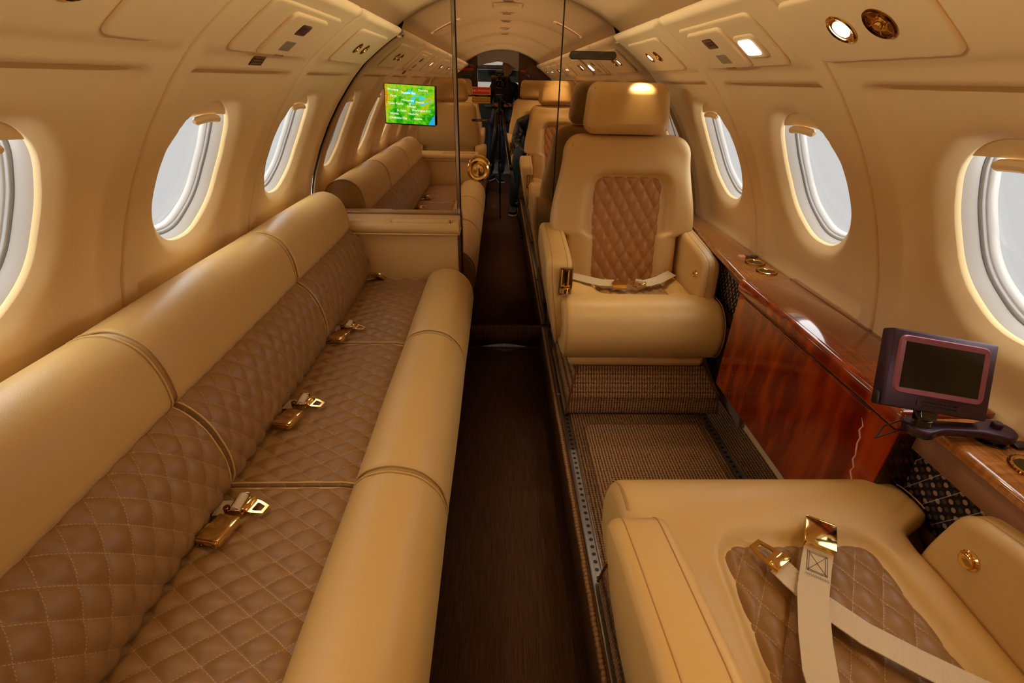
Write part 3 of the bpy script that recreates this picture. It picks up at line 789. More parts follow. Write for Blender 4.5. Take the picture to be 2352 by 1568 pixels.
        for xx in (x0+.022, x1-.022):
            mb = MB(); mb.tube([(tw(xx, b)*m, a*f, b) for a, b in Qa], .0011, 5, closed=True); mb.build('seam', stitch, o)
        return o
    la = arm(-.352, -.250, .215, 0); ra = arm(.262, .332, .30, .0)
    fm = frame(Vector((m, 0, 0)), Vector((0, f, 0)), Vector((0, 0, 1)))
    # ashtray in the front of the aisle arm
    mb = MB(); cz, cx = (.530 if aT < .1 else .455), -.277; hw, hh = .0235, .052
    for (dx, dz, sx_, sz) in ((-hw, 0, .0025, hh+.0025), (hw, 0, .0025, hh+.0025), (0, hh, hw, .0025), (0, -hh, hw, .0025)):
        mb.box(((cx+dx)*m, (aT-.0045)*f, cz+dz), (sx_, .006, sz), bev=.001)
    ash = mb.build('ashtray', chrome, la)
    mb = MB(); mb.box((cx*m, (aT+.003)*f, cz), (hw, .004, hh)); 
    for dx in (-.013, .013): mb.tube([((cx+dx)*m, (aT-.003)*f, cz-hh+.004), ((cx+dx)*m, (aT-.003)*f, cz+hh-.004)], .008, 10)
    mb.box((cx*m, (aT-.006)*f, cz-.022), (.020, .008, .006), bev=.002); mb.tube([(cx*m, (aT-.004)*f, cz-.048), (cx*m, (aT-.004)*f, cz-.032)], .014, 12)
    mb.build('lid', gold, ash)
    mb = MB(); mb.box((cx*m, (aT-.0115)*f, cz+.012), (.0022, .001, .030)); mb.build('slot', black, ash, smooth=False)
    mb = MB(); by = (aT+.075)*f
    mb.lathe([(.0175, 0), (.0175, .003), (.0145, .005), (.0125, .0035), (.0125, .010), (.009, .012), (.0001, .0115)], (.262*m, by, .535-az*.7), Ry(-PI/2) if m > 0 else Ry(PI/2), 24); mb.build('recline_button', gold, ra)
    # backrest
    hz, zc = (1.158-.545)/2, (1.158+.545)/2-FZ
    def wsc(z):
        Z = z+zc+FZ
        wide = .262+.045*sm((1.10-Z)/.30); nar = .240
        return (nar+(wide-nar)*sm((Z-.755)/.030))/.262
    def bsd(x, z): return sd_rr(x, z+zc+FZ, .012, .775, .152, .232, .05)
    def fr(x, z):
        d = bsd(x, z); b = -.016*sm((-d+.010)/.016)
        return b+(.010 if aT < .1 else .012)*sm((d)/.03)*sm((.12-d)/.08)
    V, F, UV = rbox(.268, .052, hz, .075, .030, .0095/detail, fr, lambda x, z: .022*math.cos(x/.262*PI/2)*math.cos(z/hz*PI/2))
    tilt = lambda z: T0+k*(z+FZ-.56)
    V2 = []
    for x, y, z in V:
        zz = z+zc; xx = x*wsc(z)+.0; V2.append((xx+.004, y+.052+tilt(zz), zz))
    br = mesh('backrest', W(V2), F, lea, root, angle=55)
    for sgn in (-1, 1):
        pts = []
        for zz in np.linspace(-hz+.24, hz-.03, 26): pts.append((sgn*(.262*wsc(zz)-.030)-.002, tilt(zz+zc)+.0030, zz+zc))
        mb = MB(); mb.tube(W(pts), .0011, 5); mb.build('seam', stitch, br)
    V = []; F = []; UV = []; gx = np.linspace(-1, 1, int(66*detail)); gz = np.linspace(-1, 1, int(100*detail)); ng = len(gz)
    for a in gx:
        for b in gz:
            x, z = corner(a*.150, b*.230, .150, .230, .05); d = min(.150*(1-abs(a)), .230*(1-abs(b)))
            X = .012+x; Z = .775+z-FZ; q = float(puff(X/.054+Z/.086, X/.054-Z/.086, .009))
            V.append((X, tilt(Z)+.016-.003-q*min(1, d/.012)+.006*(1-sm(d/.015)), Z)); UV.append((X, Z))
    for i in range(len(gx)-1):
        for j in range(ng-1): F.append((i*ng+j, (i+1)*ng+j, (i+1)*ng+j+1, i*ng+j+1))
    mesh('quilted_back_panel', W(V), F, quilt_chair, br, uv=UV)
    # headrest
    hz2, zc2 = .0955, 1.257-FZ
    V, F, UV = rbox(.178, .058, hz2, .045, .034, .012/detail, lambda x, z: .016*math.cos(x/.178*PI/2), lambda x, z: .012*math.cos(x/.178*PI/2))
    V2 = []
    for x, y, z in V:
        zz = z+zc2; V2.append((x*(1-.10*(z/hz2+1)/2)-.014, y+.045+tilt(zz)-.012-.18*z*(k), zz))
    hr = mesh('headrest', W(V2), F, lea, root, angle=60)
    for sgn in (-1, 1):
        pts = [(sgn*(.152-.008*(zz/hz2))-.014, tilt(zz+zc2)-.0235-.18*zz*k+.0062, zz+zc2) for zz in np.linspace(-hz2+.02, hz2-.02, 12)]
        mb = MB(); mb.tube(W(pts), .0011, 5); mb.build('seam', stitch, hr)
    for x in (-.07, .05):
        mb = MB(); mb.tube(W([(x, tilt(.90)+.05, .93), (x, tilt(1.08)+.05, 1.08)]), .007, 8); mb.build('headrest_post', black, hr)
    return root
c_fwd = make_chair((.5, 1.722, FZ), 1, 1, .285, .20, .02, 'tan club chair with quilted back facing the camera beside the wood cabinet', 1.25)
c_aft = make_chair((.5, .700, FZ), -1, 1, .358, .43, .11, 'nearest tan club chair at the lower right, seen from behind its back', 1.25)
c3 = make_chair((.39, -1.0, FZ), -1, 1, .30, .24, .04, 'tan club chair with a person in it, seen only in the mirror', .6)
c4 = make_chair((-.52, -.70, FZ), 1, -1, .30, .22, .04, 'tan club chair back behind the sofa, seen in the mirror under the map screen', .6)
c5 = make_chair((-.575, -1.72, FZ), -1, -1, .30, .24, .04, 'farthest left tan club chair seen in the mirror before the dark bulkhead', .6)

# ---- belts
def frameM(o, xa, ya):
    xa = Vector(xa).normalized(); ya = Vector(ya); ya = (ya-xa*ya.dot(xa)).normalized(); za = xa.cross(ya)
    return Matrix(((xa.x, ya.x, za.x, o[0]), (xa.y, ya.y, za.y, o[1]), (xa.z, ya.z, za.z, o[2]), (0, 0, 0, 1)))
def yawM(x, y, z, a, pitch=0., roll_=0.):
    return Matrix.Translation((x, y, z)) @ Matrix.Rotation(a, 4, 'Z') @ Matrix.Rotation(pitch, 4, 'X') @ Matrix.Rotation(roll_, 4, 'Y')
SZ = .477
bl = [('nearest gold lap belt buckle lying on the sofa seat', .720, .792), ('gold lap belt buckle on the middle sofa seat', 1.105, 1.190), ('gold lap belt buckle beside the seam of the far sofa seats', 1.605, 1.692), ('gold lap belt buckle half hidden at the aft arm of the sofa', 2.228, None)]
for i, (lb, yb, yt) in enumerate(bl):
    r = empty('belt_buckle', (-.632, yb, SZ), lb, 'belt buckle', 'gold belt buckles on the sofa')
    last = yt is None
    M = yawM(0, 0, .004, math.radians(-14), 0, math.radians(-4)) if not last else yawM(.006, 0, .003, math.radians(-20), math.radians(-38))
    b = buckle(r, M @ Matrix.Diagonal((1.22, 1.15, 1.15, 1)), 'body'); strap('webbing', [(-.012, .01, .007), (-.03, .006, .006), (-.055, .0, .002)], .040, (0, 0, 1), r)
    if yt:
        t = empty('belt_tongue', (-.618, yt, SZ+.002), lb.replace('buckle', 'tongue with an open loop').replace('lying ', ''), 'belt tongue', 'gold belt tongues on the sofa')
        tongue(t, yawM(.018, .0, .006, math.radians(-104), math.radians(-6)), 'plate')
        mb = MB(); mb.tube([(-.004, -.022, .016), (-.004, .022, .016)], .0105, 14); mb.build('roller', webbing, t)
        mb = MB(); mb.box((-.008, 0, .004), (.019, .024, .0025), bev=.001); mb.box((-.004, .0245, .013), (.014, .0012, .011), bev=.0005); mb.box((-.004, -.0245, .011), (.014, .0012, .009), bev=.0005); mb.build('adjuster', gold, t)
        mb = MB(); mb.lathe([(.0075, 0), (.0075, .014), (.006, .016), (.0001, .016)], (-.026, -.014, .004), None, 14); mb.build('stud', gold_dk, t)
        strap('webbing', [(-.006, 0, .003), (-.03, 0, .001), (-.06, .0, -.001)], .042, (0, 0, 1), t)

# ---------------------------------------------------------------- right side ledge, cabinet, floor fittings
def xsec(name, P, y0, y1, mat, parent=None, shear=0., r=None, uvs=1.0):
    """section P in (x,z) swept along y; shear shifts the x of front points at y1"""
    n = len(P); arc = [0]
    for i in range(1, n): arc.append(arc[-1]+math.dist(P[i], P[i-1]))
    V = []; UV = []
    for y, sh in ((y0, 0), (y1, shear)):
        for i, (x, z) in enumerate(P): V.append((x+(sh if x < .93 else 0), y, z)); UV.append((y*uvs, arc[i]*uvs))
    F = [(i, (i+1) % n, n+(i+1) % n, n+i) for i in range(n)]+[tuple(range(n)), tuple(range(2*n-1, n-1, -1))]
    return mesh(name, V, F, mat, parent, uv=UV, angle=40)
def side_ledge(y0, y1, xf, shear, label, rc=.0):
    root = empty('side_ledge', (.88, (y0+y1)/2, .70), label, 'ledge', 'wooden side ledges under the right windows')
    ws = roundpoly([(.952, .756), (xf, .756), (xf, .777), (.952, .777)], [.001, .006, .008, .001], 5)
    xsec('ledge_top', ws, y0, y1, walnut, root, shear)
    xsec('leather_fascia', [(.95, .70), (xf+.008+rc, .703), (xf+.008+rc, .756), (.95, .756)], y0, y1, taupe_lea, root, shear)
    xsec('fabric_panel', [(.95, .55), (xf+.040+rc*.6, .56), (xf+.030+rc*.6, .703), (.95, .703)], y0, y1, dots_m, root, shear)
    xr = xf+.038+rc*.6; lp = roundpoly([(.955, .50), (xr+.02, .49), (xr-.004, .53), (xr+.006, .565), (xr+.02, .57), (.955, .57)], .012)
    xsec('lower_roll', lp, y0, y1, dark_lea, root, shear)
    xsec('lower_panel', [(.955, .145), (.925, .145), (xf+.06, .50), (.955, .50)], y0, y1, dark_lea, root, shear)
    for o in list(root.children): local(o, root)
    return root
led_n = side_ledge(-2.35, .742, .806, 0, 'honey walnut side ledge with cup holders beside the nearest club chair')
led_f = side_ledge(1.497, MY-.004, .790, .085, 'honey walnut side ledge behind the far club chair, ending at the mirror', .042)

cab = empty('side_cabinet', (.86, 1.12, .35), 'glossy red mahogany side cabinet between the two facing club chairs', 'cabinet')
CY0, CY1 = .748, 1.492
xsec('body', roundpoly([(.955, .36), (.782, .36), (.782, .738), (.955, .738)], [.001, .012, .001, .001]), CY0+.004, CY1-.004, mahog, cab)
mb = MB(); mb.box((.865, (CY0+CY1)/2, .762), (.098, (CY1-CY0)/2, .0225), bev=.013, seg=4); tp = mb.build('top_edge', mahog, cab, angle=60)
mb = MB(); mb.box((.861, (CY0+CY1)/2, .7835), (.078, (CY1-CY0)/2-.016, .0022), bev=.0015); mb.build('top_panel', mahog_top, cab)
mb = MB(); mb.box((.949, (CY0+CY1)/2, .772), (.009, (CY1-CY0)/2, .014), bev=.002); mb.build('rear_strip', mahog_top, cab)
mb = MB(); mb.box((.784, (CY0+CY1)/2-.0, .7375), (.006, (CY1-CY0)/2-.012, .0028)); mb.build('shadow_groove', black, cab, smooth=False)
mb = MB()
mb.box((.7815, (CY0+CY1)/2+.02, .727), (.0025, (CY1-CY0)/2-.06, .0035), bev=.0015); mb.build('leaf_hinge', mahog, cab)
mb = MB(); mb.box((.868, CY0+.0015, .545), (.083, .0035, .185)); mb.build('end_panel', dkwood_pl, cab, smooth=False)
# pale reflection on the face, put in as a coloured streak
M_refl = M_('pale_reflection', srgb(226, 176, 150), .3)
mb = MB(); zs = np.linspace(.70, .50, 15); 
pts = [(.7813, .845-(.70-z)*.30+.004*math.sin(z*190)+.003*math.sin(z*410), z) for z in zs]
mb.tube(pts, [.0003]+[.0012+.0009*abs(math.sin(i*1.3)) for i in range(13)]+[.0003], 5); mb.build('reflection_streak', M_refl, cab)
for o in list(cab.children): local(o, cab)

def cup(x, y, lab):
    mb = MB(); mb.lathe([(.0335, 0), (.0335, .0035), (.0315, .0050), (.0285, .0045), (.0270, .0015), (.0265, .0010), (.0001, .0010)], (0, 0, 0), None, 40)
    o = mb.build('cup_holder', gold); o.location = (x, y, .7775)
    mb = MB(); mb.lathe([(.0262, .0014), (.0150, .0012), (.0001, .0012)], (0, 0, 0), None, 32); mb.build('well', black_gl, o)
    mb = MB()
    for k in range(36):
        a = 2*PI*k/36; mb.box((.0338*math.cos(a), .0338*math.sin(a), .0022), (.0014, .0010, .0018), R=Rz(a))
    mb.build('knurled_rim', gold_dk, o, smooth=False)
    return tag(o, lab, 'cup holder', 'gold rimmed cup holders in the side ledges')
cup(.908, 1.668, 'gold rimmed cup holder nearest the call buttons on the far ledge')
cup(.905, 1.575, 'gold rimmed cup holder next to the mahogany cabinet on the far ledge')
cup(.889, .600, 'gold rimmed cup holder on the near ledge at the right frame edge')
for x, y, cc, lab in ((.888, 1.736, srgb(220, 140, 108), 'small pink lit call button on the far ledge'), (.911, 1.734, srgb(96, 78, 62), 'small grey button between two others on the far ledge'), (.935, 1.734, srgb(96, 78, 62), 'small grey button beside the wall on the far ledge'),
                      (.884, .667, srgb(34, 24, 30), 'black square switch under the monitor arm on the near ledge'), (.922, .660, srgb(30, 24, 24), 'black square switch beside the wall on the near ledge')):
    mb = MB(); big = y < 1; mb.box((0, 0, .003), (.0105 if not big else .0135, .0095, .0032), bev=.0012)
    o = mb.build('call_button', M_('button_face', cc, .4, emit=cc, emit_s=.25 if 'pink' in lab else 0)); o.location = (x, y, .7772)
    tag(o, lab, 'button', 'push buttons on the side ledges')

# seat tracks
def track(x, lab, z):
    root = empty('seat_track', (x, 0, z), lab, 'track', 'seat rails in the right floor')
    mb = MB(); 
    for dx in (-.0135, .0135): mb.box((dx, -.5, .0025), (.0030, 2.88, .0025), bev=.0008)
    mb.box((0, -.5, .0006), (.0135, 2.88, .0006)); mb.build('rail', alu, root)
    mb = MB()
    for k in range(96):
        y = MY-.06-k*.0254; mb.lathe([(.0062, 0), (.0001, .0001)], (0, y, .0014), None, 10)
    h = mb.build('track_holes', black, root, smooth=False); h['kind'] = 'stuff'
    return root
track(.2475, 'perforated silver seat rail along the aisle edge of the right floor', FZ-.0055)
track(.818, 'perforated silver seat rail near the right wall', FZ+.0005)
mb = MB(); mb.box((.2305, -.5, FZ+.0005), (.0032, 2.88, .0022), bev=.0008); tag(mb.build('trim_13', alu), kind='structure')
mt = empty('floor_hatch_mat', (.54, 1.19, FZ), 'rectangular inset of looped brown carpet on the floor before the far club chair', 'mat')
mb = MB(); mb.box((0, 0, .003), (.232, .33, .003), bev=.0025); mb.build('pile', carp, mt)
mb = MB(); pp = roundpoly([(-.234, -.332), (.234, -.332), (.234, .332), (-.234, .332)], .05, 6); mb.tube([(a, b, .004) for a, b in pp], .003, 6, closed=True); mb.build('binding', dark_lea, mt)
for (x0, lab) in ((.285, 'thin brown carpet binding along the aisle rail'), (.785, 'thin brown carpet binding along the window side rail')):
    pass
# small clear stud on the carpeted step
mb = MB(); mb.box((.229, 1.72, FZ+.007), (.007, .007, .006), bev=.002); tag(mb.build('rail_stop', M_('clear_stud', srgb(190, 185, 175), .1, .7)), 'small silver stop block on the seat rail beside the far chair', 'stop')

# ---------------------------------------------------------------- plum monitor on its swing arm
mon = empty('swing_monitor', (.885, .680, .7775), 'plum coloured monitor with a dark screen on a swing arm over the near ledge', 'monitor')
bpy.context.view_layer.update()
Rm_ = (Matrix.Rotation(.021, 3, 'Z') @ Matrix.Rotation(-.482, 3, 'X') @ Matrix.Rotation(.166, 3, 'Y'))
mc = Vector((.771, .722, .893)) - Vector((.885, .680, .7775)); mw, mh = .204, .143
def mpart(name, fn, mat, parent=mon, sm_=True):
    mb = MB(); fn(mb); o = mb.build(name, mat, parent, smooth=sm_); o.data.transform(Matrix.Translation(mc) @ Rm_.to_4x4()); return o
case = mpart('case', lambda b: b.box((0, .012, 0), (mw/2, .014, mh/2), bev=.004), purple_bez)
def _bz(b):
    o = roundpoly([(-.090, -.044), (.088, -.044), (.088, .062), (-.090, .062)], .016, 5); i = roundpoly([(-.076, -.033), (.076, -.033), (.076, .050), (-.076, .050)], .001, 5)
    n = len(o); V = [(x, -.0022, z) for x, z in o]+[(x, -.0048, z) for x, z in [(a*.97+.0, c*.97) for a, c in o]]+[(x, -.0028, z) for x, z in i]+[(x, .0, z) for x, z in i]
    F = []
    for k in range(3):
        for j in range(n): F.append((k*n+j, k*n+(j+1) % n, (k+1)*n+(j+1) % n, (k+1)*n+j))
    b.add(V, F)
bz = mpart('screen_surround', _bz, purple_in)
mpart('screen', lambda b: b.box((0, -.0022, .0085), (.0765, .0008, .0420)), screen_off, sm_=False)
pl_ = mpart('placard', lambda b: b.box((.006, -.0026, -.0565), (.044, .0005, .0068)), M_('dark_placard', srgb(58, 38, 46), .4, .4), sm_=False)
for i_, l_ in enumerate(('STOW MONITOR TO THE SIDE', 'FOR TAKEOFF AND LANDING')):
    t_ = text(l_, .0052, black, None, Vector((.006, -.0034, -.0540-.0062*i_)), Rx(PI/2), ext=.0002); t_.data.transform(Matrix.Translation(mc) @ Rm_.to_4x4()); t_.parent = pl_
mpart('side_button', lambda b: b.box((-mw/2-.002, .010, -.058), (.003, .006, .012), bev=.001), black)
hub = mc + Rm_ @ Vector((-.004, .012, -.085)); hub.z = max(.020, hub.z)
mb = MB(); mb.box(mc+Rm_ @ Vector((-.004, .012, -.078)), (.017, .009, .010), R=Rm_, bev=.002); mb.lathe([(.026, 0), (.028, .006), (.026, .014), (.016, .018), (.013, .030)], (hub.x, hub.y, .008), None, 28); mb.build('hinge', black_gl, mon)
mb = MB(); n_ = 28; V = []; F = []
A0 = Vector((hub.x, hub.y, 0)); B0 = Vector((0.002, 0.0, 0))
dv = (B0-A0); L_ = dv.length; dv.normalize(); nv_ = Vector((-dv.y, dv.x, 0)); out = []
for k in range(12): a = -PI/2-PI*k/11; out.append(A0+(dv*math.cos(a)*1+nv_*math.sin(a))*.028*Vector((1, 1, 1)).length/1.732)
for t__ in (.25, .5, .75): out.append(A0+dv*L_*t__+nv_*(-.015 if False else .015))
for k in range(12): a = PI/2-PI*k/11; out.append(B0+(dv*math.cos(a)+nv_*math.sin(a))*.030)
for t__ in (.75, .5, .25): out.append(A0+dv*L_*t__-nv_*.015)
nn = len(out); V = [(p.x, p.y, .010) for p in out]+[(p.x, p.y, .026) for p in out]
bm = bmesh.new(); vs = [bm.verts.new(p) for p in V]; bm.faces.new(vs[:nn]); bm.faces.new(vs[nn:][::-1])
for k in range(nn): bm.faces.new((vs[k], vs[(k+1) % nn], vs[nn+(k+1) % nn], vs[nn+k]))
bmesh.ops.recalc_face_normals(bm, faces=bm.faces)
bmesh.ops.bevel(bm, geom=[e for e in bm.edges if abs(e.verts[0].co.z-e.verts[1].co.z) < 1e-6], offset=.004, segments=3, profile=.5, affect='EDGES'); bm.verts.index_update()
mesh('swing_arm', [v.co for v in bm.verts], [[v.index for v in f.verts] for f in bm.faces], purple_bez, mon, angle=40); bm.free()
mb = MB(); mb.lathe([(.028, 0), (.028, .003), (.022, .006), (.022, .012)], (0, 0, 0), None, 30); mb.build('pivot', black_gl, mon)
mb = MB(); mb.lathe([(.009, .026), (.009, .034), (.007, .036), (.0001, .036)], (.002, .004, 0), None, 16); mb.build('knob', purple_bez, mon)
cbp = [(hub.x-.02, hub.y+.0, .022), (hub.x-.04, hub.y+.004, .030), (hub.x-.062, hub.y+.008, .014), (hub.x-.071, hub.y+.005, -.012), (-.1035, .07, -.034)]
mb = MB(); mb.tube(cbp, .0016, 6); mb.build('cable', black, mon)

# ---------------------------------------------------------------- lit map screen in front of the mirror
ms = empty('map_screen', (-.436, MY-.035, 1.243), 'thin screen showing a green map of the Great Lakes in front of the mirror', 'screen', rot=(math.radians(-3), math.radians(2.0), math.radians(-2)))
mb = MB(); mb.box((0, .006, 0), (.1125, .006, .0815), bev=.003); mb.build('bezel', black_gl, ms)
mb = MB(); mb.box((.0, .020, -.0), (.02, .014, .03)); mb.build('mount', black, ms)
def _map():
    m = M_('map_picture', srgb(60, 160, 20), .35); g = NG(m); u, v = g.uv()
    o, _ = g.obj(); n = g.noise(g.mapv(o, (1, 1, 1)), 26, 5, .6); n2 = g.noise(g.mapv(o, (1, 1, 1)), 70, 4, .6)
    west = g.m('MULTIPLY', g.m('SUBTRACT', -.068, u), 14.0); west = g.m('MAXIMUM', west, -.2)
    app = g.m('ADD', g.m('SUBTRACT', u, .062), g.m('MULTIPLY', g.m('SUBTRACT', v, -.018), -.75)); app = g.m('ABSOLUTE', app)
    app = g.m('MULTIPLY', g.m('MAXIMUM', g.m('SUBTRACT', .022, app), 0.0), 16.0); app = g.m('MULTIPLY', app, g.m('GREATER_THAN', u, .015))
    f = g.m('ADD', g.m('ADD', g.m('MULTIPLY', g.m('SUBTRACT', n, .5), 1.6), g.m('MULTIPLY', g.m('SUBTRACT', n2, .5), .9)), .42)
    f = g.m('ADD', f, g.m('MULTIPLY', g.m('ADD', g.m('MAXIMUM', g.m('MULTIPLY', west, .7), 0.0), app), 1.0)); f = g.m('ADD', f, g.m('MULTIPLY', v, 2.2))
    c = g.ramp(f, [(.12, srgb(0, 130, 6)), (.99, srgb(214, 128, 16)), (.30, srgb(20, 176, 10)), (.45, srgb(110, 196, 14)), (.72, srgb(170, 206, 22))])
    n3 = g.noise(o, 120, 2, .5); lak = g.m('MULTIPLY', g.m('GREATER_THAN', n3, .66), g.m('GREATER_THAN', v, .03)); c = g.mix(lak, c, srgb(60, 210, 220))
    sea = g.m('ADD', u, g.m('MULTIPLY', v, -.62)); sea = g.m('GREATER_THAN', g.m('ADD', sea, g.m('MULTIPLY', g.m('SUBTRACT', n2, .5), .02)), .128); c = g.mix(sea, c, srgb(30, 170, 220))
    g.n.links.new(c, g.b.inputs['Emission Color']); g.b.inputs['Emission Strength'].default_value = 1.0; g.b.inputs['Base Color'].default_value = (.02, .02, .02, 1); return m
V = [(-.108, -.0006, -.0765), (.110, -.0006, -.0765), (.110, -.0006, .0785), (-.108, -.0006, .0785)]
mesh('map_picture', V, [(0, 1, 2, 3)], _map(), ms, smooth=False, uv=[(v[0], v[2]) for v in V])
lake_m = M_('lake_blue', srgb(60, 205, 225), .4, emit=srgb(60, 205, 225), emit_s=.85); ink_m = M_('map_ink', srgb(10, 40, 4), .5); lab_m = M_('map_label', srgb(255, 255, 255), .5, emit=(1, 1, 1, 1), emit_s=.9)
def px2(x, y): return ((x-1040+440)/1.0, y)
def mpt(X, Y):   # crop pixels (2038 wide view of the screen) -> screen metres
    return (-.108+(X-150-(Y-100)*.055)/(1035-150)*.218, .0785-(Y-103-(X-150)*.03)/720*.155)
lakes = {'superior': [(478,282),(520,250),(590,205),(650,225),(700,262),(735,280),(735,305),(690,292),(640,285),(590,270),(540,285),(500,290)],
 'michigan': [(640,330),(700,318),(715,345),(695,380),(690,440),(665,475),(640,468),(632,420),(645,370),(622,372)],
 'huron': [(715,318),(790,308),(850,325),(900,360),(895,382),(850,365),(822,380),(835,410),(815,420),(790,380),(770,345),(735,340)],
 'erie': [(785,468),(850,448),(925,428),(935,445),(870,472),(800,490)], 'ontario': [(910,415),(960,398),(1020,392),(1025,408),(960,422),(915,428)]}
for nm, P in lakes.items():
    q = [mpt(*p) for p in P]; mesh('lake_outline', [(x, -.0010, z) for x, z in q], [tuple(range(len(q)))], lake_m, ms, smooth=False)
rnd = random.Random(3)
lines = [[(150,190),(430,195),(520,235)],[(155,300),(330,305)],[(165,410),(345,410),(630,400)],[(175,520),(395,520)],[(395,505),(520,500)],[(185,632),(245,632),(250,655),(425,655),(560,655)],[(365,100),(365,190)],[(290,195),(320,270),(345,340),(345,430),(400,530),(415,600),(425,680),(450,760),(450,820)],
 [(480,290),(455,320),(460,360),(520,395),(520,430),(555,450),(560,480),(520,490),(510,520),(540,560),(560,580),(600,625),(580,680),(560,720)],[(560,720),(555,820)],[(635,470),(640,560),(600,625)],[(735,478),(740,560)],[(735,475),(880,475)],[(880,475),(885,560),(820,600)],[(560,655),(770,660)],[(610,712),(870,712)],[(640,712),(640,820)],[(735,712),(755,820)],[(885,475),(1060,478)],[(940,445),(1060,455)],[(900,130),(900,260),(960,310),(1010,350),(1060,345)],[(450,745),(560,745)],[(455,775),(555,775)],[(870,712),(950,755)],[(840,760),(890,825)],[(830,650),(900,690)],[(900,560),(960,560),(1055,550)],[(860,665),(1060,670)],[(185,820),(450,822)],[(630,445),(560,450)]]
mb = MB()
for L in lines:
    q = [mpt(*p) for p in L]; r = []
    for i in range(len(q)-1):
        for k in range(4):
            t = k/4; r.append((q[i][0]*(1-t)+q[i+1][0]*t+rnd.uniform(-.0005, .0005), -.0012, q[i][1]*(1-t)+q[i+1][1]*t+rnd.uniform(-.0005, .0005)))
    r.append((q[-1][0], -.0012, q[-1][1])); mb.tube(r, .00036, 4)
o = mb.build('border_lines', ink_m, ms, smooth=False); o['kind'] = 'stuff'
for body, X, Y in (('Winnipeg', 300, 203), ('Timmins', 838, 208), ('Thunder Bay', 575, 262), ('Fargo', 318, 317), ('Milwaukee', 570, 397), ('Detroit', 790, 428), ('Cedar Rapids', 357, 457), ('Chicago', 642, 507), ('St. Louis', 468, 585), ('Washington D.C.', 830, 580), ('Wichita', 335, 648), ('Nashville', 682, 648), ('Oklahoma City', 412, 727), ('Atlanta', 768, 737), ('+', 614, 465)):
    x, z = mpt(X, Y); t = text(body, .0125 if body != '+' else .022, lab_m, None, Vector((x, -.0016, z)), Rx(PI/2), 'map_label', ext=.0002); t.parent = ms

# ---------------------------------------------------------------- overhead fittings on the lining
def patch(side, yc, v0, hu, hv, R, th, mat, name, parent=None, base=0., step=.010, r=None):
    r = min(th*.9, .006) if r is None else r
    V, F, UV = rbox(hu, th/2+.002, hv, R, r, step, ystep=.01)
    A = np.array(V); P = wallP(side, 0, v0+A[:,2], base+th/2-.002-A[:,1]); P[:,1] = yc+A[:,0]
    return mesh(name, list(P), F, mat, parent, angle=50)
def wframe(side, y, v, off=0.):
    p = Vector(wallP(side, y, np.array([v]), np.array([off]))[0]); n = wallN(side, v); t = Vector((0, 1, 0)); b = n.cross(t)
    return Matrix(((t.x, b.x, n.x, p.x), (t.y, b.y, n.y, p.y), (t.z, b.z, n.z, p.z), (0, 0, 0, 1)))
def lamp_spot(M, parent, aim=None, e=1.0, cone=95):
    ld = bpy.data.lights.new('lamp_beam', 'SPOT'); ld.energy = SPOT*e; ld.color = (1., .76, .42); ld.spot_size = math.radians(cone); ld.spot_blend = .8; ld.shadow_soft_size = .015
    lo = bpy.data.objects.new('lamp_beam', ld); S.collection.objects.link(lo)
    p = M @ Vector((0, 0, .008)); n = Vector((M[0][2], M[1][2], M[2][2])); d = (n+Vector((0, 0, -.75))).normalized() if aim is None else (Vector(aim)-p).normalized()
    lo.matrix_world = Matrix.Translation(p) @ d.to_track_quat('-Z', 'Y').to_matrix().to_4x4()
def gasper(side, y, v, parent, lit, r=.028, off=.012, aim=None, e=1.0):
    M = wframe(side, y, v, off); mb = MB()
    mb.lathe([(r+.003, 0), (r+.003, .0015), (r, .003), (r-.004, .0015), (r-.005, -.004), (r*.62, -.006)], (0, 0, 0), None, 30)
    o = mb.build('reading_light' if lit else 'air_vent', gold if lit else gold_dk, parent); o.data.transform(M)
    mb = MB()
    if lit:
        mb.lathe([(r*.66, -.003), (r*.60, .0015), (.0001, .003)], (0, 0, 0), None, 26); q = mb.build('lens', lamp_on, o)
    else:
        mb.lathe([(r*.62, -.006), (r*.52, .001), (r*.30, .001), (r*.26, .006), (.0001, .006)], (0, 0, 0), None, 24)
        for k in range(3):
            a = PI*k/3; mb.box((0, 0, -.001), (r*.85, .0012, .002), R=Rz(a))
        q = mb.build('nozzle', gold, o)
    q.data.transform(M)
    if lit: lamp_spot(M, parent, aim, e, 95 if aim is None else 58)
    return o
def vent_panel(side, yc, lit, label, z=1.449, hu=.205, hv=.078, sp=.05, r=.021, ry=None, aim=None, e=1.0, only=False):
    v = v_at_z(z); root = empty('air_vent_unit', tuple(wallP(side, yc, np.array([v]))[0]), label, 'vent unit', 'vent and light units along the overhead lining')
    p = patch(side, yc, v, hu, hv, .022, .007, wall_m, 'cover', root, base=.007)
    yv = ry if ry is not None else yc
    for k, dy in enumerate((-sp, sp)):
        if only and k == 1: continue
        gasper(side, yv+dy, v, root, lit and ((k == 0) == (side < 0) or lit == 2), r, .0145 if not only else .009, aim, e)
    for o in list(root.children):
        for q in list(o.children): q.data.transform(Matrix.Translation(root.location).inverted())
        o.data.transform(Matrix.Translation(root.location).inverted())
    return root
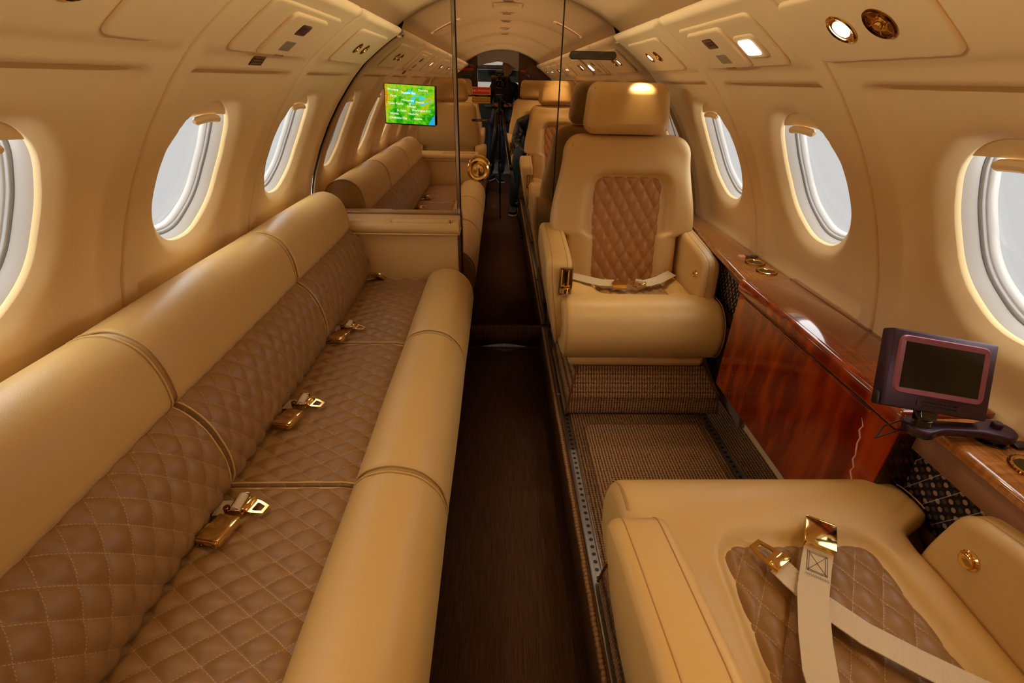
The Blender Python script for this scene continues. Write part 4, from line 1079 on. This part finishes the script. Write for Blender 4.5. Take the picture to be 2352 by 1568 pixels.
def service_unit(side, yc, label, lamp=False):
    v = v_at_z(1.449); root = empty('service_unit', tuple(wallP(side, yc, np.array([v]))[0]), label, 'service unit', 'passenger service units in the overhead lining')
    patch(side, yc, v, .222, .080, .02, .006, wall_m, 'frame', root, base=.007)
    y1 = yc+(.01 if side < 0 else .055)
    patch(side, y1, v+.004, .115, .068, .02, .009, wall_m, 'cover', root, base=.012)
    vp = v_at_z(1.462); patch(side, y1, vp, .033, .019, .008, .004, M_('seat_belt_lens', srgb(58, 36, 44), .2, coat=.6), 'warning_lens', root, base=.0185)
    for i_, l_ in enumerate(('FASTEN SEAT BELT', 'NO SMOKING')):
        t_ = text(l_, .0058, M_('lens_ink', srgb(120, 40, 46), .5), None, Vector((0, 0, 0)), Matrix.Identity(3), ext=.0002)
        M = wframe(side, y1, vp+.004-.009*(1-i_), .0245) @ (Matrix.Rotation(0 if side > 0 else PI, 4, 'Z')); M2 = Matrix.Scale(1, 4)
        t_.data.transform(M); t_.parent = root
    vl = v_at_z(1.428); patch(side, y1, vl, .034, .0175, .006, .003, lens_off, 'reading_lens', root, base=.0185)
    t_ = text('PRESS FOR LIGHT', .0072, M_('engraving', srgb(120, 84, 52), .6), None, Vector((0, 0, 0)), Matrix.Identity(3), ext=.0001)
    t_.data.transform(wframe(side, y1, v_at_z(1.4085), .0215) @ Matrix.Rotation(0 if side > 0 else PI, 4, 'Z')); t_.parent = root
    if lamp:
        yl = yc-.125; patch(side, yl, v_at_z(1.443), .052, .036, .014, .006, wall_m, 'lamp_housing', root, base=.012)
        o = patch(side, yl, v_at_z(1.443), .034, .024, .010, .004, lamp_on, 'lamp_lens', root, base=.0165); lamp_spot(wframe(side, yl, v_at_z(1.443), .022), root)
    for o in list(root.children): o.data.transform(Matrix.Translation(root.location).inverted())
    return root
names = {-1: 'left', 1: 'right'}
for side in (-1, 1):
    nm = names[side]
    R_ = ribs[side]
    vent_panel(side, R_[8]+.312, 1 if side > 0 else 0, 'overhead panel with %s by the mirror, %s side' % ('one lit lamp and one vent' if side > 0 else 'two unlit gold vents', nm), r=.021, aim=(.50, 2.0, .68), e=2.6)
    service_unit(side, R_[7]+.315, 'service unit with dark warning lens over the middle window, %s side' % nm, lamp=side > 0)
    vent_panel(side, R_[6]+.46, 1, 'overhead %s light at the %s top corner of the photo' % ('gold vent and lit reading' if side > 0 else 'lit reading', nm), hu=.17, sp=.047, r=.028, ry=.910, aim=(.80, .50, .62), e=.8) if side > 0 else vent_panel(side, .878, 1, 'overhead unit with a lit reading lamp at the top left corner', hu=.068, sp=.047, r=.028, ry=.77, only=True)
    for k, lit in ((5, 2), (4, 1), (3, 2), (2, 1)):
        vent_panel(side, R_[k]+.31, lit if side > 0 else (lit if k < 5 else 1), 'small lit overhead unit reflected in the mirror, %s along the %s side' % (['farthest', 'next to farthest', 'third', 'nearest'][k-2], nm))

# ---------------------------------------------------------------- forward bulkhead and cockpit (seen in the mirror)
FB = -2.42
tag(plate('wall_front', [p for p in bulk_outline(.212, .958, .10)], FB-.03, FB, dkwood), kind='structure')
tag(plate('wall_front', [p for p in bulk_outline(-.958, -.330, .10)], FB-.03, FB, dkwood), kind='structure')
# pale arch over the doorway
ar = [(-.33, 1.50), (-.20, 1.535), (-.06, 1.56), (.06, 1.545), (.212, 1.455)]
top = [(x, ceil_z(abs(x))+.004) for x in np.linspace(.212, -.33, 14)]
pale = M_('pale_headliner', srgb(176, 172, 162), .7)
tag(plate('trim_14', ar+top, FB-.05, FB+.006, pale), kind='structure')
mb = MB(); mb.tube([(-.335, FB+.004, 0.0), (-.335, FB+.004, 1.52)], .010, 8); tag(mb.build('trim_15', black_gl), kind='structure')
# vestibule and cockpit
tag(plate('wall_vestibule', ol_rect(.42, .9, 0, 1.7), -3.44, -3.40, dkwood), kind='structure')
tag(plate('wall_vestibule', ol_rect(-.9, -.45, 0, 1.7), -3.44, -3.40, dkwood), kind='structure')
ck = M_('cockpit_lining', srgb(150, 152, 148), .7)
mb = MB(); mb.box((0, -4.25, 1.52), (.75, .85, .02)); mb.box((-.78, -4.25, .8), (.02, .85, .8)); mb.box((.78, -4.25, .8), (.02, .85, .8)); mb.box((0, -4.25, -.01), (.8, .85, .01)); mb.box((0, -5.10, .55), (.78, .02, .56)); mb.box((0, -5.10, 1.43), (.78, .02, .12)); mb.box((0, -5.10, 1.2), (.03, .02, .2))
tag(mb.build('wall_cockpit', ck, smooth=False), kind='structure')
oc = empty('overhead_console', (0, -3.9, 1.44), 'grey overhead switch console in the cockpit, seen through the doorway in the mirror', 'console')
mb = MB(); mb.box((0, 0, 0), (.22, .10, .045), bev=.01); mb.build('housing', M_('console_grey', srgb(150, 156, 156), .5), oc)
mb = MB()
for k in range(17): mb.box((-.17+k*.021, .102, 0), (.0045, .004, .034))
q = mb.build('switch_rows', black, oc, smooth=False)
q['kind'] = 'stuff'
st_ = M_('exit_red', srgb(230, 60, 40), .4, emit=srgb(240, 50, 30), emit_s=.35)
mb = MB(); mb.box((.268, FB+.005, 1.453), (.036, .005, .018), bev=.002); ex = mb.build('exit_sign', dkwood_pl)
t_ = text('EXIT', .028, st_, ex, Vector((.268, FB+.0115, 1.452)), Matrix.Rotation(PI, 3, 'Z') @ Rx(PI/2), ext=.0006)
tag(ex, 'red EXIT sign on the dark forward bulkhead, mirrored in the door', 'sign')
mb = MB(); mb.box((-.46, FB+.004, 1.460), (.075, .004, .014)); rp = mb.build('red_placard', red_m, smooth=False); tag(rp, 'small red placard on the forward bulkhead, above the black plate', 'sign')
mb = MB(); mb.box((-.46, FB+.004, 1.35), (.085, .004, .072)); o = mb.build('black_plate', black_gl, smooth=False)
mb = MB()
for k in range(6): mb.box((-.46+.01*math.sin(k*2.1), FB+.0085, 1.40-.020*k), (.05+.012*math.cos(k*1.7), .0005, .0022))
mb.build('small_print', M_('print_grey', srgb(120, 112, 104), .6), o, smooth=False); tag(o, 'black information plate on the forward bulkhead, left in the mirror', 'plate')
mb = MB(); mb.box((.42, FB+.012, 1.30), (.11, .012, .055), bev=.004); o = mb.build('galley_panel', black_gl)
for dx in (-.03, .03):
    mb = MB(); mb.box((.43+dx, FB+.027, 1.305+.01*dx/.03), (.012, .002, .005), bev=.001); mb.build('indicator_lamp', lamp_on, o)
tag(o, 'black glossy galley panel on the forward bulkhead behind the right seats', 'panel')
mb = MB(); mb.box((.262, FB+.003, 1.178), (.009, .003, .009), bev=.001); tag(mb.build('light_switch', M_('switch_pink', srgb(190, 150, 150), .5)), 'small pale switch on the forward bulkhead door post', 'switch')

# ceiling fittings
def cfit(y, w_, l_, mat, name, label, cat, z=None, lens=None):
    z0 = ceil_z(0)
    o = None; mb = MB(); mb.box((0, y, z0-.003), (w_, l_, .004), bev=.003); o = mb.build(name, mat)
    if lens is not None:
        mb = MB(); mb.box((0, y, z0-.0075), (w_*.72, l_*.6, .0015), bev=.001); mb.build('grille', lens, o)
    return tag(o, label, cat)
drk_slot = M_('slot_dark', srgb(60, 42, 30), .7)
cfit(1.86, .072, .10, ceil_m, 'ceiling_panel', 'rectangular access panel in the ceiling, first from the mirror', 'ceiling panel', lens=ceil_m)
for i, y in enumerate((2.05, 1.54, 1.12, .62, .15)):
    cfit(y, .034, .022, ceil_m, 'ceiling_speaker', 'small slotted ceiling outlet reflected in the mirror, %s from the mirror' % ['first', 'second', 'third', 'fourth', 'fifth'][i], 'ceiling outlet', lens=drk_slot)
def arc_sign(sgn):
    V = []; F = []; n = 14
    m_in = M_('placard_red_print', srgb(150, 70, 54), .6)
    o = None
    for (w0, w1, hy, off, mt) in ((.262, .425, .026, .004, wall_m), (.278, .412, .014, .0065, m_in)):
        V = []; F = []
        for i in range(n):
            x = w0+(w1-w0)*i/(n-1); z = ceil_z(x); nx, nz = -x/.84, -(z-.846)/.84
            for (dy, of) in ((-hy, 0), (-hy*.85, off), (hy*.85, off), (hy, 0)): V.append((sgn*(x+nx*of), 1.62+dy, z+nz*of))
        for i in range(n-1):
            for k in range(3): F.append((i*4+k, i*4+4+k, i*4+5+k, i*4+1+k))
        F += [(0, 1, 2, 3), tuple((n-1)*4+k for k in (3, 2, 1, 0))]
        q = mesh('exit_light' if o is None else 'print_strip', V, F, mt, o, angle=40)
        if o is None: o = q
    return tag(o, 'curved exit light strip across the %s side of the ceiling, seen in the mirror' % ('right' if sgn > 0 else 'left'), 'exit light')
arc_sign(1); arc_sign(-1)
# dark placard under the left service unit
o = patch(-1, 1.378, v_at_z(1.379), .034, .014, .002, .002, M_('placard_brown', srgb(70, 48, 28), .5), 'dark_placard', None, base=.0)
for k in range(3):
    patch(-1, 1.378, v_at_z(1.386-.0065*k), .028-.004*(k % 2), .0016, .0004, .0012, M_('placard_print', srgb(120, 92, 60), .6), 'print_line', o, base=.0012)
tag(o, 'small dark brown placard on the left lining under the service unit', 'placard')

# ---------------------------------------------------------------- belts on the chairs
def P3(x, y, z): return (x, y, z)
b1 = empty('lap_belt', (.5, 1.87, .60), 'grey lap belt with gold buckle lying open on the far club chair', 'seat belt', 'lap belts on the club chairs')
strap('webbing', [(.265, 1.99, .60), (.30, 1.955, .606), (.35, 1.935, .600), (.40, 1.91, .598), (.45, 1.89, .604)], .044, (0, -.35, 1), b1)
strap('webbing', [(.735, 2.00, .61), (.70, 1.965, .612), (.655, 1.935, .602), (.60, 1.905, .600), (.575, 1.885, .606)], .044, (0, -.35, 1), b1)
buckle(b1, yawM(.472, 1.868, .598, math.radians(-100), math.radians(4)), 'buckle')
tongue(b1, yawM(.565, 1.880, .604, math.radians(128), math.radians(-8)), 'tongue')
mb = MB(); mb.tube([(.545, 1.895, .612), (.578, 1.875, .612)], .010, 12); mb.build('roller', webbing, b1)
mb = MB(); mb.box((.532, 1.872, .608), (.012, .017, .0016), R=Rz(.5), bev=.001); mb.build('adjuster', gold, b1)
b2 = empty('lap_belt', (.55, .45, .60), 'pale grey lap belt with gold buckle crossed on the nearest club chair', 'seat belt', 'lap belts on the club chairs')
strap('webbing', [(.405, .30, .625), (.425, .36, .612), (.455, .42, .604), (.492, .49, .604), (.530, .545, .606), (.556, .580, .607)], .047, (0, 0, 1), b2)
strap('webbing_under', [(.70, .30, .612), (.645, .345, .603), (.60, .382, .598), (.545, .43, .594), (.50, .485, .594), (.478, .525, .596), (.468, .548, .597)], .046, (0, 0, 1), b2)
M2_ = frameM((.567, .600, .602), (.84, -.52, 0), (.52, .84, -.04))
buckle(b2, M2_ @ Matrix.Diagonal((1.18, 1.18, 1.25, 1)) @ Matrix.Rotation(PI, 4, 'Z'), 'buckle')
tongue(b2, frameM((.4655, .555, .597), (.80, .50, 0), (-.42, .86, 0)) @ Matrix.Diagonal((1.15, 1.15, 1.2, 1)), 'tongue')
# box stitching near the buckle
mb = MB(); d = Vector((.52, .84, 0)); c = Vector((.84, -.52, 0)); o0 = Vector((.533, .548, .6078))
def sl(a, b): mb.tube([o0+c*a[0]+d*a[1], o0+c*b[0]+d*b[1]], .00045, 4)
for k in (0, .003): sl((-.016+k, -.026), (-.016+k, .020)); sl((.016-k, -.026), (.016-k, .020)); sl((-.016, -.026+k), (.016, -.026+k)); sl((-.016, .020-k), (.016, .020-k))
sl((-.014, -.024), (.014, .018)); sl((.014, -.024), (-.014, .018))
zz = [o0+c*(-.018+.0018*k)+d*(-.032 if k % 2 else -.037) for k in range(21)]; mb.tube(zz, .00045, 4)
mb.build('box_stitching', M_('stitch_brown', srgb(92, 74, 62), .7), b2)
for b in (b1, b2):
    for q in list(b.children):
        for r_ in list(q.children): r_.data.transform(Matrix.Translation(b.location).inverted())
        q.data.transform(Matrix.Translation(b.location).inverted())

# ---------------------------------------------------------------- camera on its tripod, and the people (seen in the mirror)
tp = empty('tripod', (-.04, -.09, 0), 'black camera tripod standing in the aisle, seen in the mirror', 'tripod')
ax_ = Vector((0, 0, 1.14))
mb = MB(); mb.tube([(0, 0, .98), (0, 0, 1.19)], .014, 12); mb.build('centre_column', black, tp)
mb = MB(); mb.lathe([(.03, 1.06), (.036, 1.075), (.036, 1.10), (.02, 1.115)], (0, 0, 0), None, 16); mb.box((0, 0, 1.195), (.022, .03, .02), bev=.006); mb.box((0, 0, 1.225), (.032, .032, .006), bev=.003); mb.tube([(.0, -.02, 1.20), (.09, -.10, 1.14)], .007, 8); mb.build('head', black, tp)
for fx, fy in ((-.17, .27), (.235, .37), (.02, -.42)):
    a = Vector((fx*.12, fy*.12, 1.08)); b = Vector((fx, fy, .008)); f = lambda t: a.lerp(b, t)
    mb = MB(); mb.tube([f(0), f(.42)], .0125, 10); mb.tube([f(.40), f(.44)], .0165, 10); mb.tube([f(.42), f(.72)], .0098, 10); mb.tube([f(.70), f(.74)], .0135, 10); mb.tube([f(.72), f(.985)], .0075, 10); mb.tube([f(.97), f(1.0)], .011, 10)
    mb.build('leg', black, tp)
cb = empty('camera_body', (-.04, -.052, 1.335), 'black camera on the tripod, its lens facing the mirror', 'camera')
Rc = Rx(math.radians(-28.6))
mb = MB(); mb.box((0, -.045, -.002), (.073, .028, .046), R=Rc, bev=.010, seg=3); mb.box(Rc @ Vector((0, -.045, .052)), (.030, .026, .016), R=Rc, bev=.009, seg=3); mb.box(Rc @ Vector((.055, -.030, -.004)), (.020, .030, .046), R=Rc, bev=.010, seg=3); mb.build('body', black, cb)
mb = MB(); mb.lathe([(.034, -.02), (.034, .01), (.037, .014), (.037, .030), (.034, .034), (.030, .030)], (0, 0, -.006), Rc @ Rx(-PI/2), 28); mb.build('lens', black_gl, cb)
mb = MB(); mb.lathe([(.029, .0265), (.02, .030), (.0001, .031)], (0, 0, -.006), Rc @ Rx(-PI/2), 24); mb.build('front_glass', M_('lens_glass', srgb(16, 14, 22), .02, coat=1.), cb)
mb = MB(); mb.box(Rc @ Vector((-.062, -.016, .030)), (.004, .002, .006), R=Rc); mb.build('red_mark', M_('red_mark', srgb(190, 60, 50), .4), cb, smooth=False)
text('Nikon'[:5], .012, crm, None, Rc @ Vector((0, -.018, .052)), Rc @ Matrix.Rotation(PI, 3, 'Z') @ Rx(PI/2), 'maker_name').parent = cb

def skin_body(name, chains, mat, parent, sub=1):
    """chains: list of [(co, radius)...]; chains that start on an existing joint share it"""
    V = []; R = []; E = []; idx = {}
    def vid(co, r):
        k = tuple(round(c, 4) for c in co)
        if k not in idx: idx[k] = len(V); V.append(co); R.append(r)
        return idx[k]
    for ch in chains:
        ids = [vid(co, r) for co, r in ch]
        E += list(zip(ids[:-1], ids[1:]))
    me = bpy.data.meshes.new(name); me.from_pydata([tuple(v) for v in V], E, [])
    o = bpy.data.objects.new(name, me); link(o, parent)
    sk = o.modifiers.new('skin', 'SKIN'); sk.use_smooth_shade = True
    for i, sv in enumerate(me.skin_vertices[0].data):
        r = R[i]; sv.radius = r if isinstance(r, tuple) else (r, r); sv.use_root = (i == 0)
    ss2 = o.modifiers.new('sub', 'SUBSURF'); ss2.levels = sub; ss2.render_levels = sub
    me.materials.append(mat); return o
def head(name, c, sc, yaw, pitch, skin, hair_m, parent):
    """ellipsoid skull shaped into a face looking along -y, with hair cap, eyes, nose, mouth, ears"""
    bm = bmesh.new(); bmesh.ops.create_uvsphere(bm, u_segments=36, v_segments=26, radius=1)
    for v in bm.verts:
        x, y, z = v.co
        w_ = .074*(1-.20*max(0, -z)-.06*max(0, z)); d_ = .095 if y > 0 else .088*(1-.18*max(0, -z)*.6)
        nx, ny, nz = x*w_, y*d_, z*.115
        if y < 0:
            ny -= .016*math.exp(-(x/.16)**2-((z+.12)/.20)**2)          # nose
            ny += .007*(math.exp(-((abs(x)-.40)/.18)**2-((z-.06)/.12)**2))  # eye sockets
            ny -= .005*math.exp(-(x/.3)**2-((z+.52)/.08)**2)            # lips
            ny -= .006*math.exp(-(x/.3)**2-((z+.86)/.15)**2)            # chin
        v.co = (nx, ny, nz)
    bm.verts.index_update(); M = Matrix.Translation(c) @ Matrix.Rotation(yaw, 4, 'Z') @ Matrix.Rotation(pitch, 4, 'X') @ Matrix.Scale(sc, 4)
    o = mesh(name, [M @ v.co for v in bm.verts], [[v.index for v in f.verts] for f in bm.faces], skin, parent)
    hv = []; keep = []
    for f in bm.faces:
        cc = f.calc_center_median()
        if cc.z > .035+(-.06 if cc.y > .0 else .018) or (cc.y > .015 and cc.z > -.06): keep.append(f)
    vm = {}; V = []; F = []
    for f in keep:
        q = []
        for v in f.verts:
            if v.index not in vm: vm[v.index] = len(V); V.append(M @ (v.co*1.09+Vector((0, .003, .004))))
            q.append(vm[v.index])
        F.append(q)
    mesh('hair', V, F, hair_m, o)
    for s_ in (-1, 1):
        mb = MB(); mb.lathe([(.0001, -.009), (.0075, -.005), (.009, 0), (.0075, .005), (.0001, .009)], (s_*.030, -.074, .008), None, 10); e_ = mb.build('eye', black_gl, o); e_.data.transform(M)
        mb = MB(); mb.lathe([(.0001, -.024), (.008, -.018), (.011, 0), (.007, .016), (.0001, .02)], (s_*.074, .008, -.004), None, 10, sx=.6); e_ = mb.build('ear', skin, o); e_.data.transform(M)
    bm.free(); return o
def hand_chains(wrist, fdir, palm_n, sgn):
    """five bent fingers rooted in a palm"""
    w_ = Vector(wrist); f = Vector(fdir).normalized(); n = Vector(palm_n).normalized(); s_ = f.cross(n).normalized()*sgn
    pc = w_+f*.045; ch = [[(tuple(w_), .022), (tuple(pc), (.026))]]
    for i, (o_, L) in enumerate(((-.028, .060), (-.010, .070), (.009, .066), (.027, .052))):
        b = w_+f*.085+s_*o_; m1 = b+f*L*.45+n*.008; t = m1+(f*.55+n*.8).normalized()*L*.5
        ch.append([(tuple(pc), .026), (tuple(b), .0105), (tuple(m1), .0090), (tuple(t), .0078)])
    tb = w_+f*.03-s_*.034; ch.append([(tuple(w_), .022), (tuple(tb), .012), (tuple(tb+f*.03-s_*.014+n*.01), .0105), (tuple(tb+f*.052-s_*.008+n*.02), .0085)])
    return ch
skin_m = M_('skin', srgb(176, 122, 92), .5); hair_b = M_('black_hair', srgb(16, 12, 10), .6)
coat = M_('black_jacket', srgb(20, 17, 18), .6); denim = M_('blue_denim', srgb(44, 58, 104), .8); teal = M_('teal_trousers', srgb(30, 62, 74), .8)
puffer = M_('black_puffer', srgb(30, 28, 30), .35, bump=(26, .8, .02)); shoe_m = M_('dark_shoe', srgb(30, 30, 38), .6); sole_m = M_('white_sole', srgb(205, 208, 215), .6)
def shoe(parent, x, y, yaw, z=.0):
    V, F, UV = rbox(.046, .040, .135, .044, .022, .02); M = Matrix.Translation((x, y, z+.045)) @ Matrix.Rotation(yaw, 4, 'Z') @ Matrix.Rotation(PI/2, 4, 'X')
    V2 = [(a, b*(1 if c < 0 else 1-.35*(c/.135))-(.0), c) for a, b, c in V]
    V3 = []
    for a, b, c in V2:
        p = Vector((a, c*1.0, -b)); p.z = -.040 if p.z < -.030 else p.z*(1-.45*max(0, c/.135)); V3.append(Matrix.Translation((x, y, z+.045)) @ Matrix.Rotation(yaw, 4, 'Z') @ p)
    o = mesh('shoe', V3, F, shoe_m, parent)
    V, F, UV = rbox(.049, .010, .139, .046, .006, .03)
    mesh('sole', [Matrix.Translation((x, y, z+.012)) @ Matrix.Rotation(yaw, 4, 'Z') @ Vector((a, c, -b)) for a, b, c in V], F, sole_m, o)
# photographer: standing in the doorway behind the tripod, seen in the mirror
ph = empty('person', (-.02, -2.78, 0), 'person in black jacket and blue jeans standing behind the tripod, in the mirror', 'person')
X0, Y0 = -.02, -2.78
J = lambda x, y, z: (x, y, z)
pel = J(0, 0, .84); wa = J(.01, .02, .98); chs = J(.05, .07, 1.18); nk = J(.075, .13, 1.34); hd0 = J(.085, .16, 1.40)
body = skin_body('body', [[(pel, (.145, .10)), (wa, (.13, .095)), (chs, (.155, .11)), (nk, (.06, .055)), (hd0, (.05, .05))]]+
  [[(pel, (.145, .10)), (J(s_*.09+.0, 0, .78), .085), (J(s_*.085-.03, .05+.03*s_, .46), .058), (J(s_*.08-.07, -.03+.06*s_, .12), .040), (J(s_*.08-.07, .05+.06*s_, .06), .034)] for s_ in (-1, 1)]+
  [[(chs, (.155, .11)), (J(.05+s_*.16, .08, 1.26), .062), (J(.04+s_*.23, .12, 1.02), .048), (J(.02+s_*.12, .30, 1.03), .036), (J(.02+s_*.085, .36, 1.05), .027)] for s_ in (-1, 1)], coat, ph, 2)
jl = skin_body('jeans', [[(J(0, 0, .86), (.150, .108)), (J(s_*.09, 0, .77), .090), (J(s_*.085-.03, .05+.03*s_, .46), .066), (J(s_*.08-.07, -.03+.06*s_, .10), .052)] for s_ in (-1, 1)], denim, ph, 2)
for s_ in (-1, 1):
    skin_body('hand', hand_chains(J(.02+s_*.085, .36, 1.05), (-s_*.25, .9, .1), (0, .2, -1), s_), skin_m, ph, 1)
    shoe(ph, s_*.08-.07, .05+.06*s_-.0, -.25*s_+.1)
head('head', Vector((.090, .185, 1.50)), .98, PI+.1, math.radians(-38), skin_m, hair_b, ph)
# seated person leaning forward in the chair beyond, mostly hidden
se = empty('person', (.39, -1.2, FZ), 'person in black puffer jacket and teal trousers seated behind the nearest chair, in the mirror', 'person')
pel = J(.0, -.02, .57); wa = J(.0, .08, .66); chs = J(-.02, .22, .80); nk = J(.06, .36, .90)
skin_body('body', [[(pel, (.15, .12)), (wa, (.15, .12)), (chs, (.17, .13)), (nk, (.06, .06)), (J(.08, .40, .93), .05)]]+
  [[(chs, (.17, .13)), (J(-.02+s_*.17, .22, .78), .075), (J(-.0+s_*.25, .28, .58), .060), (J(s_*.14, .42, .52), .040), (J(s_*.10, .47, .51), .028)] for s_ in (-1, 1)], puffer, se, 2)
skin_body('trousers', [[(J(0, -.02, .56), (.16, .12)), (J(s_*.10-.02, .02, .55), .095), (J(s_*.13-.08, .42, .50), .070), (J(s_*.10-.14-.02, .46, .16 if s_ > 0 else .06), .055), (J(s_*.10-.14-.02, .46, .05 if s_ > 0 else -.06), .048)] for s_ in (-1, 1)], teal, se, 2)
for s_ in (-1, 1): skin_body('hand', hand_chains(J(s_*.10, .47, .51), (-s_*.3, .9, -.2), (0, .2, -1), s_), skin_m, se, 1)
shoe(se, -.26, .50, .1, -FZ); shoe(se, -.06, .50, -.05, 0)
head('head', Vector((.09, .46, .99)), .98, PI, math.radians(-30), skin_m, hair_b, se)
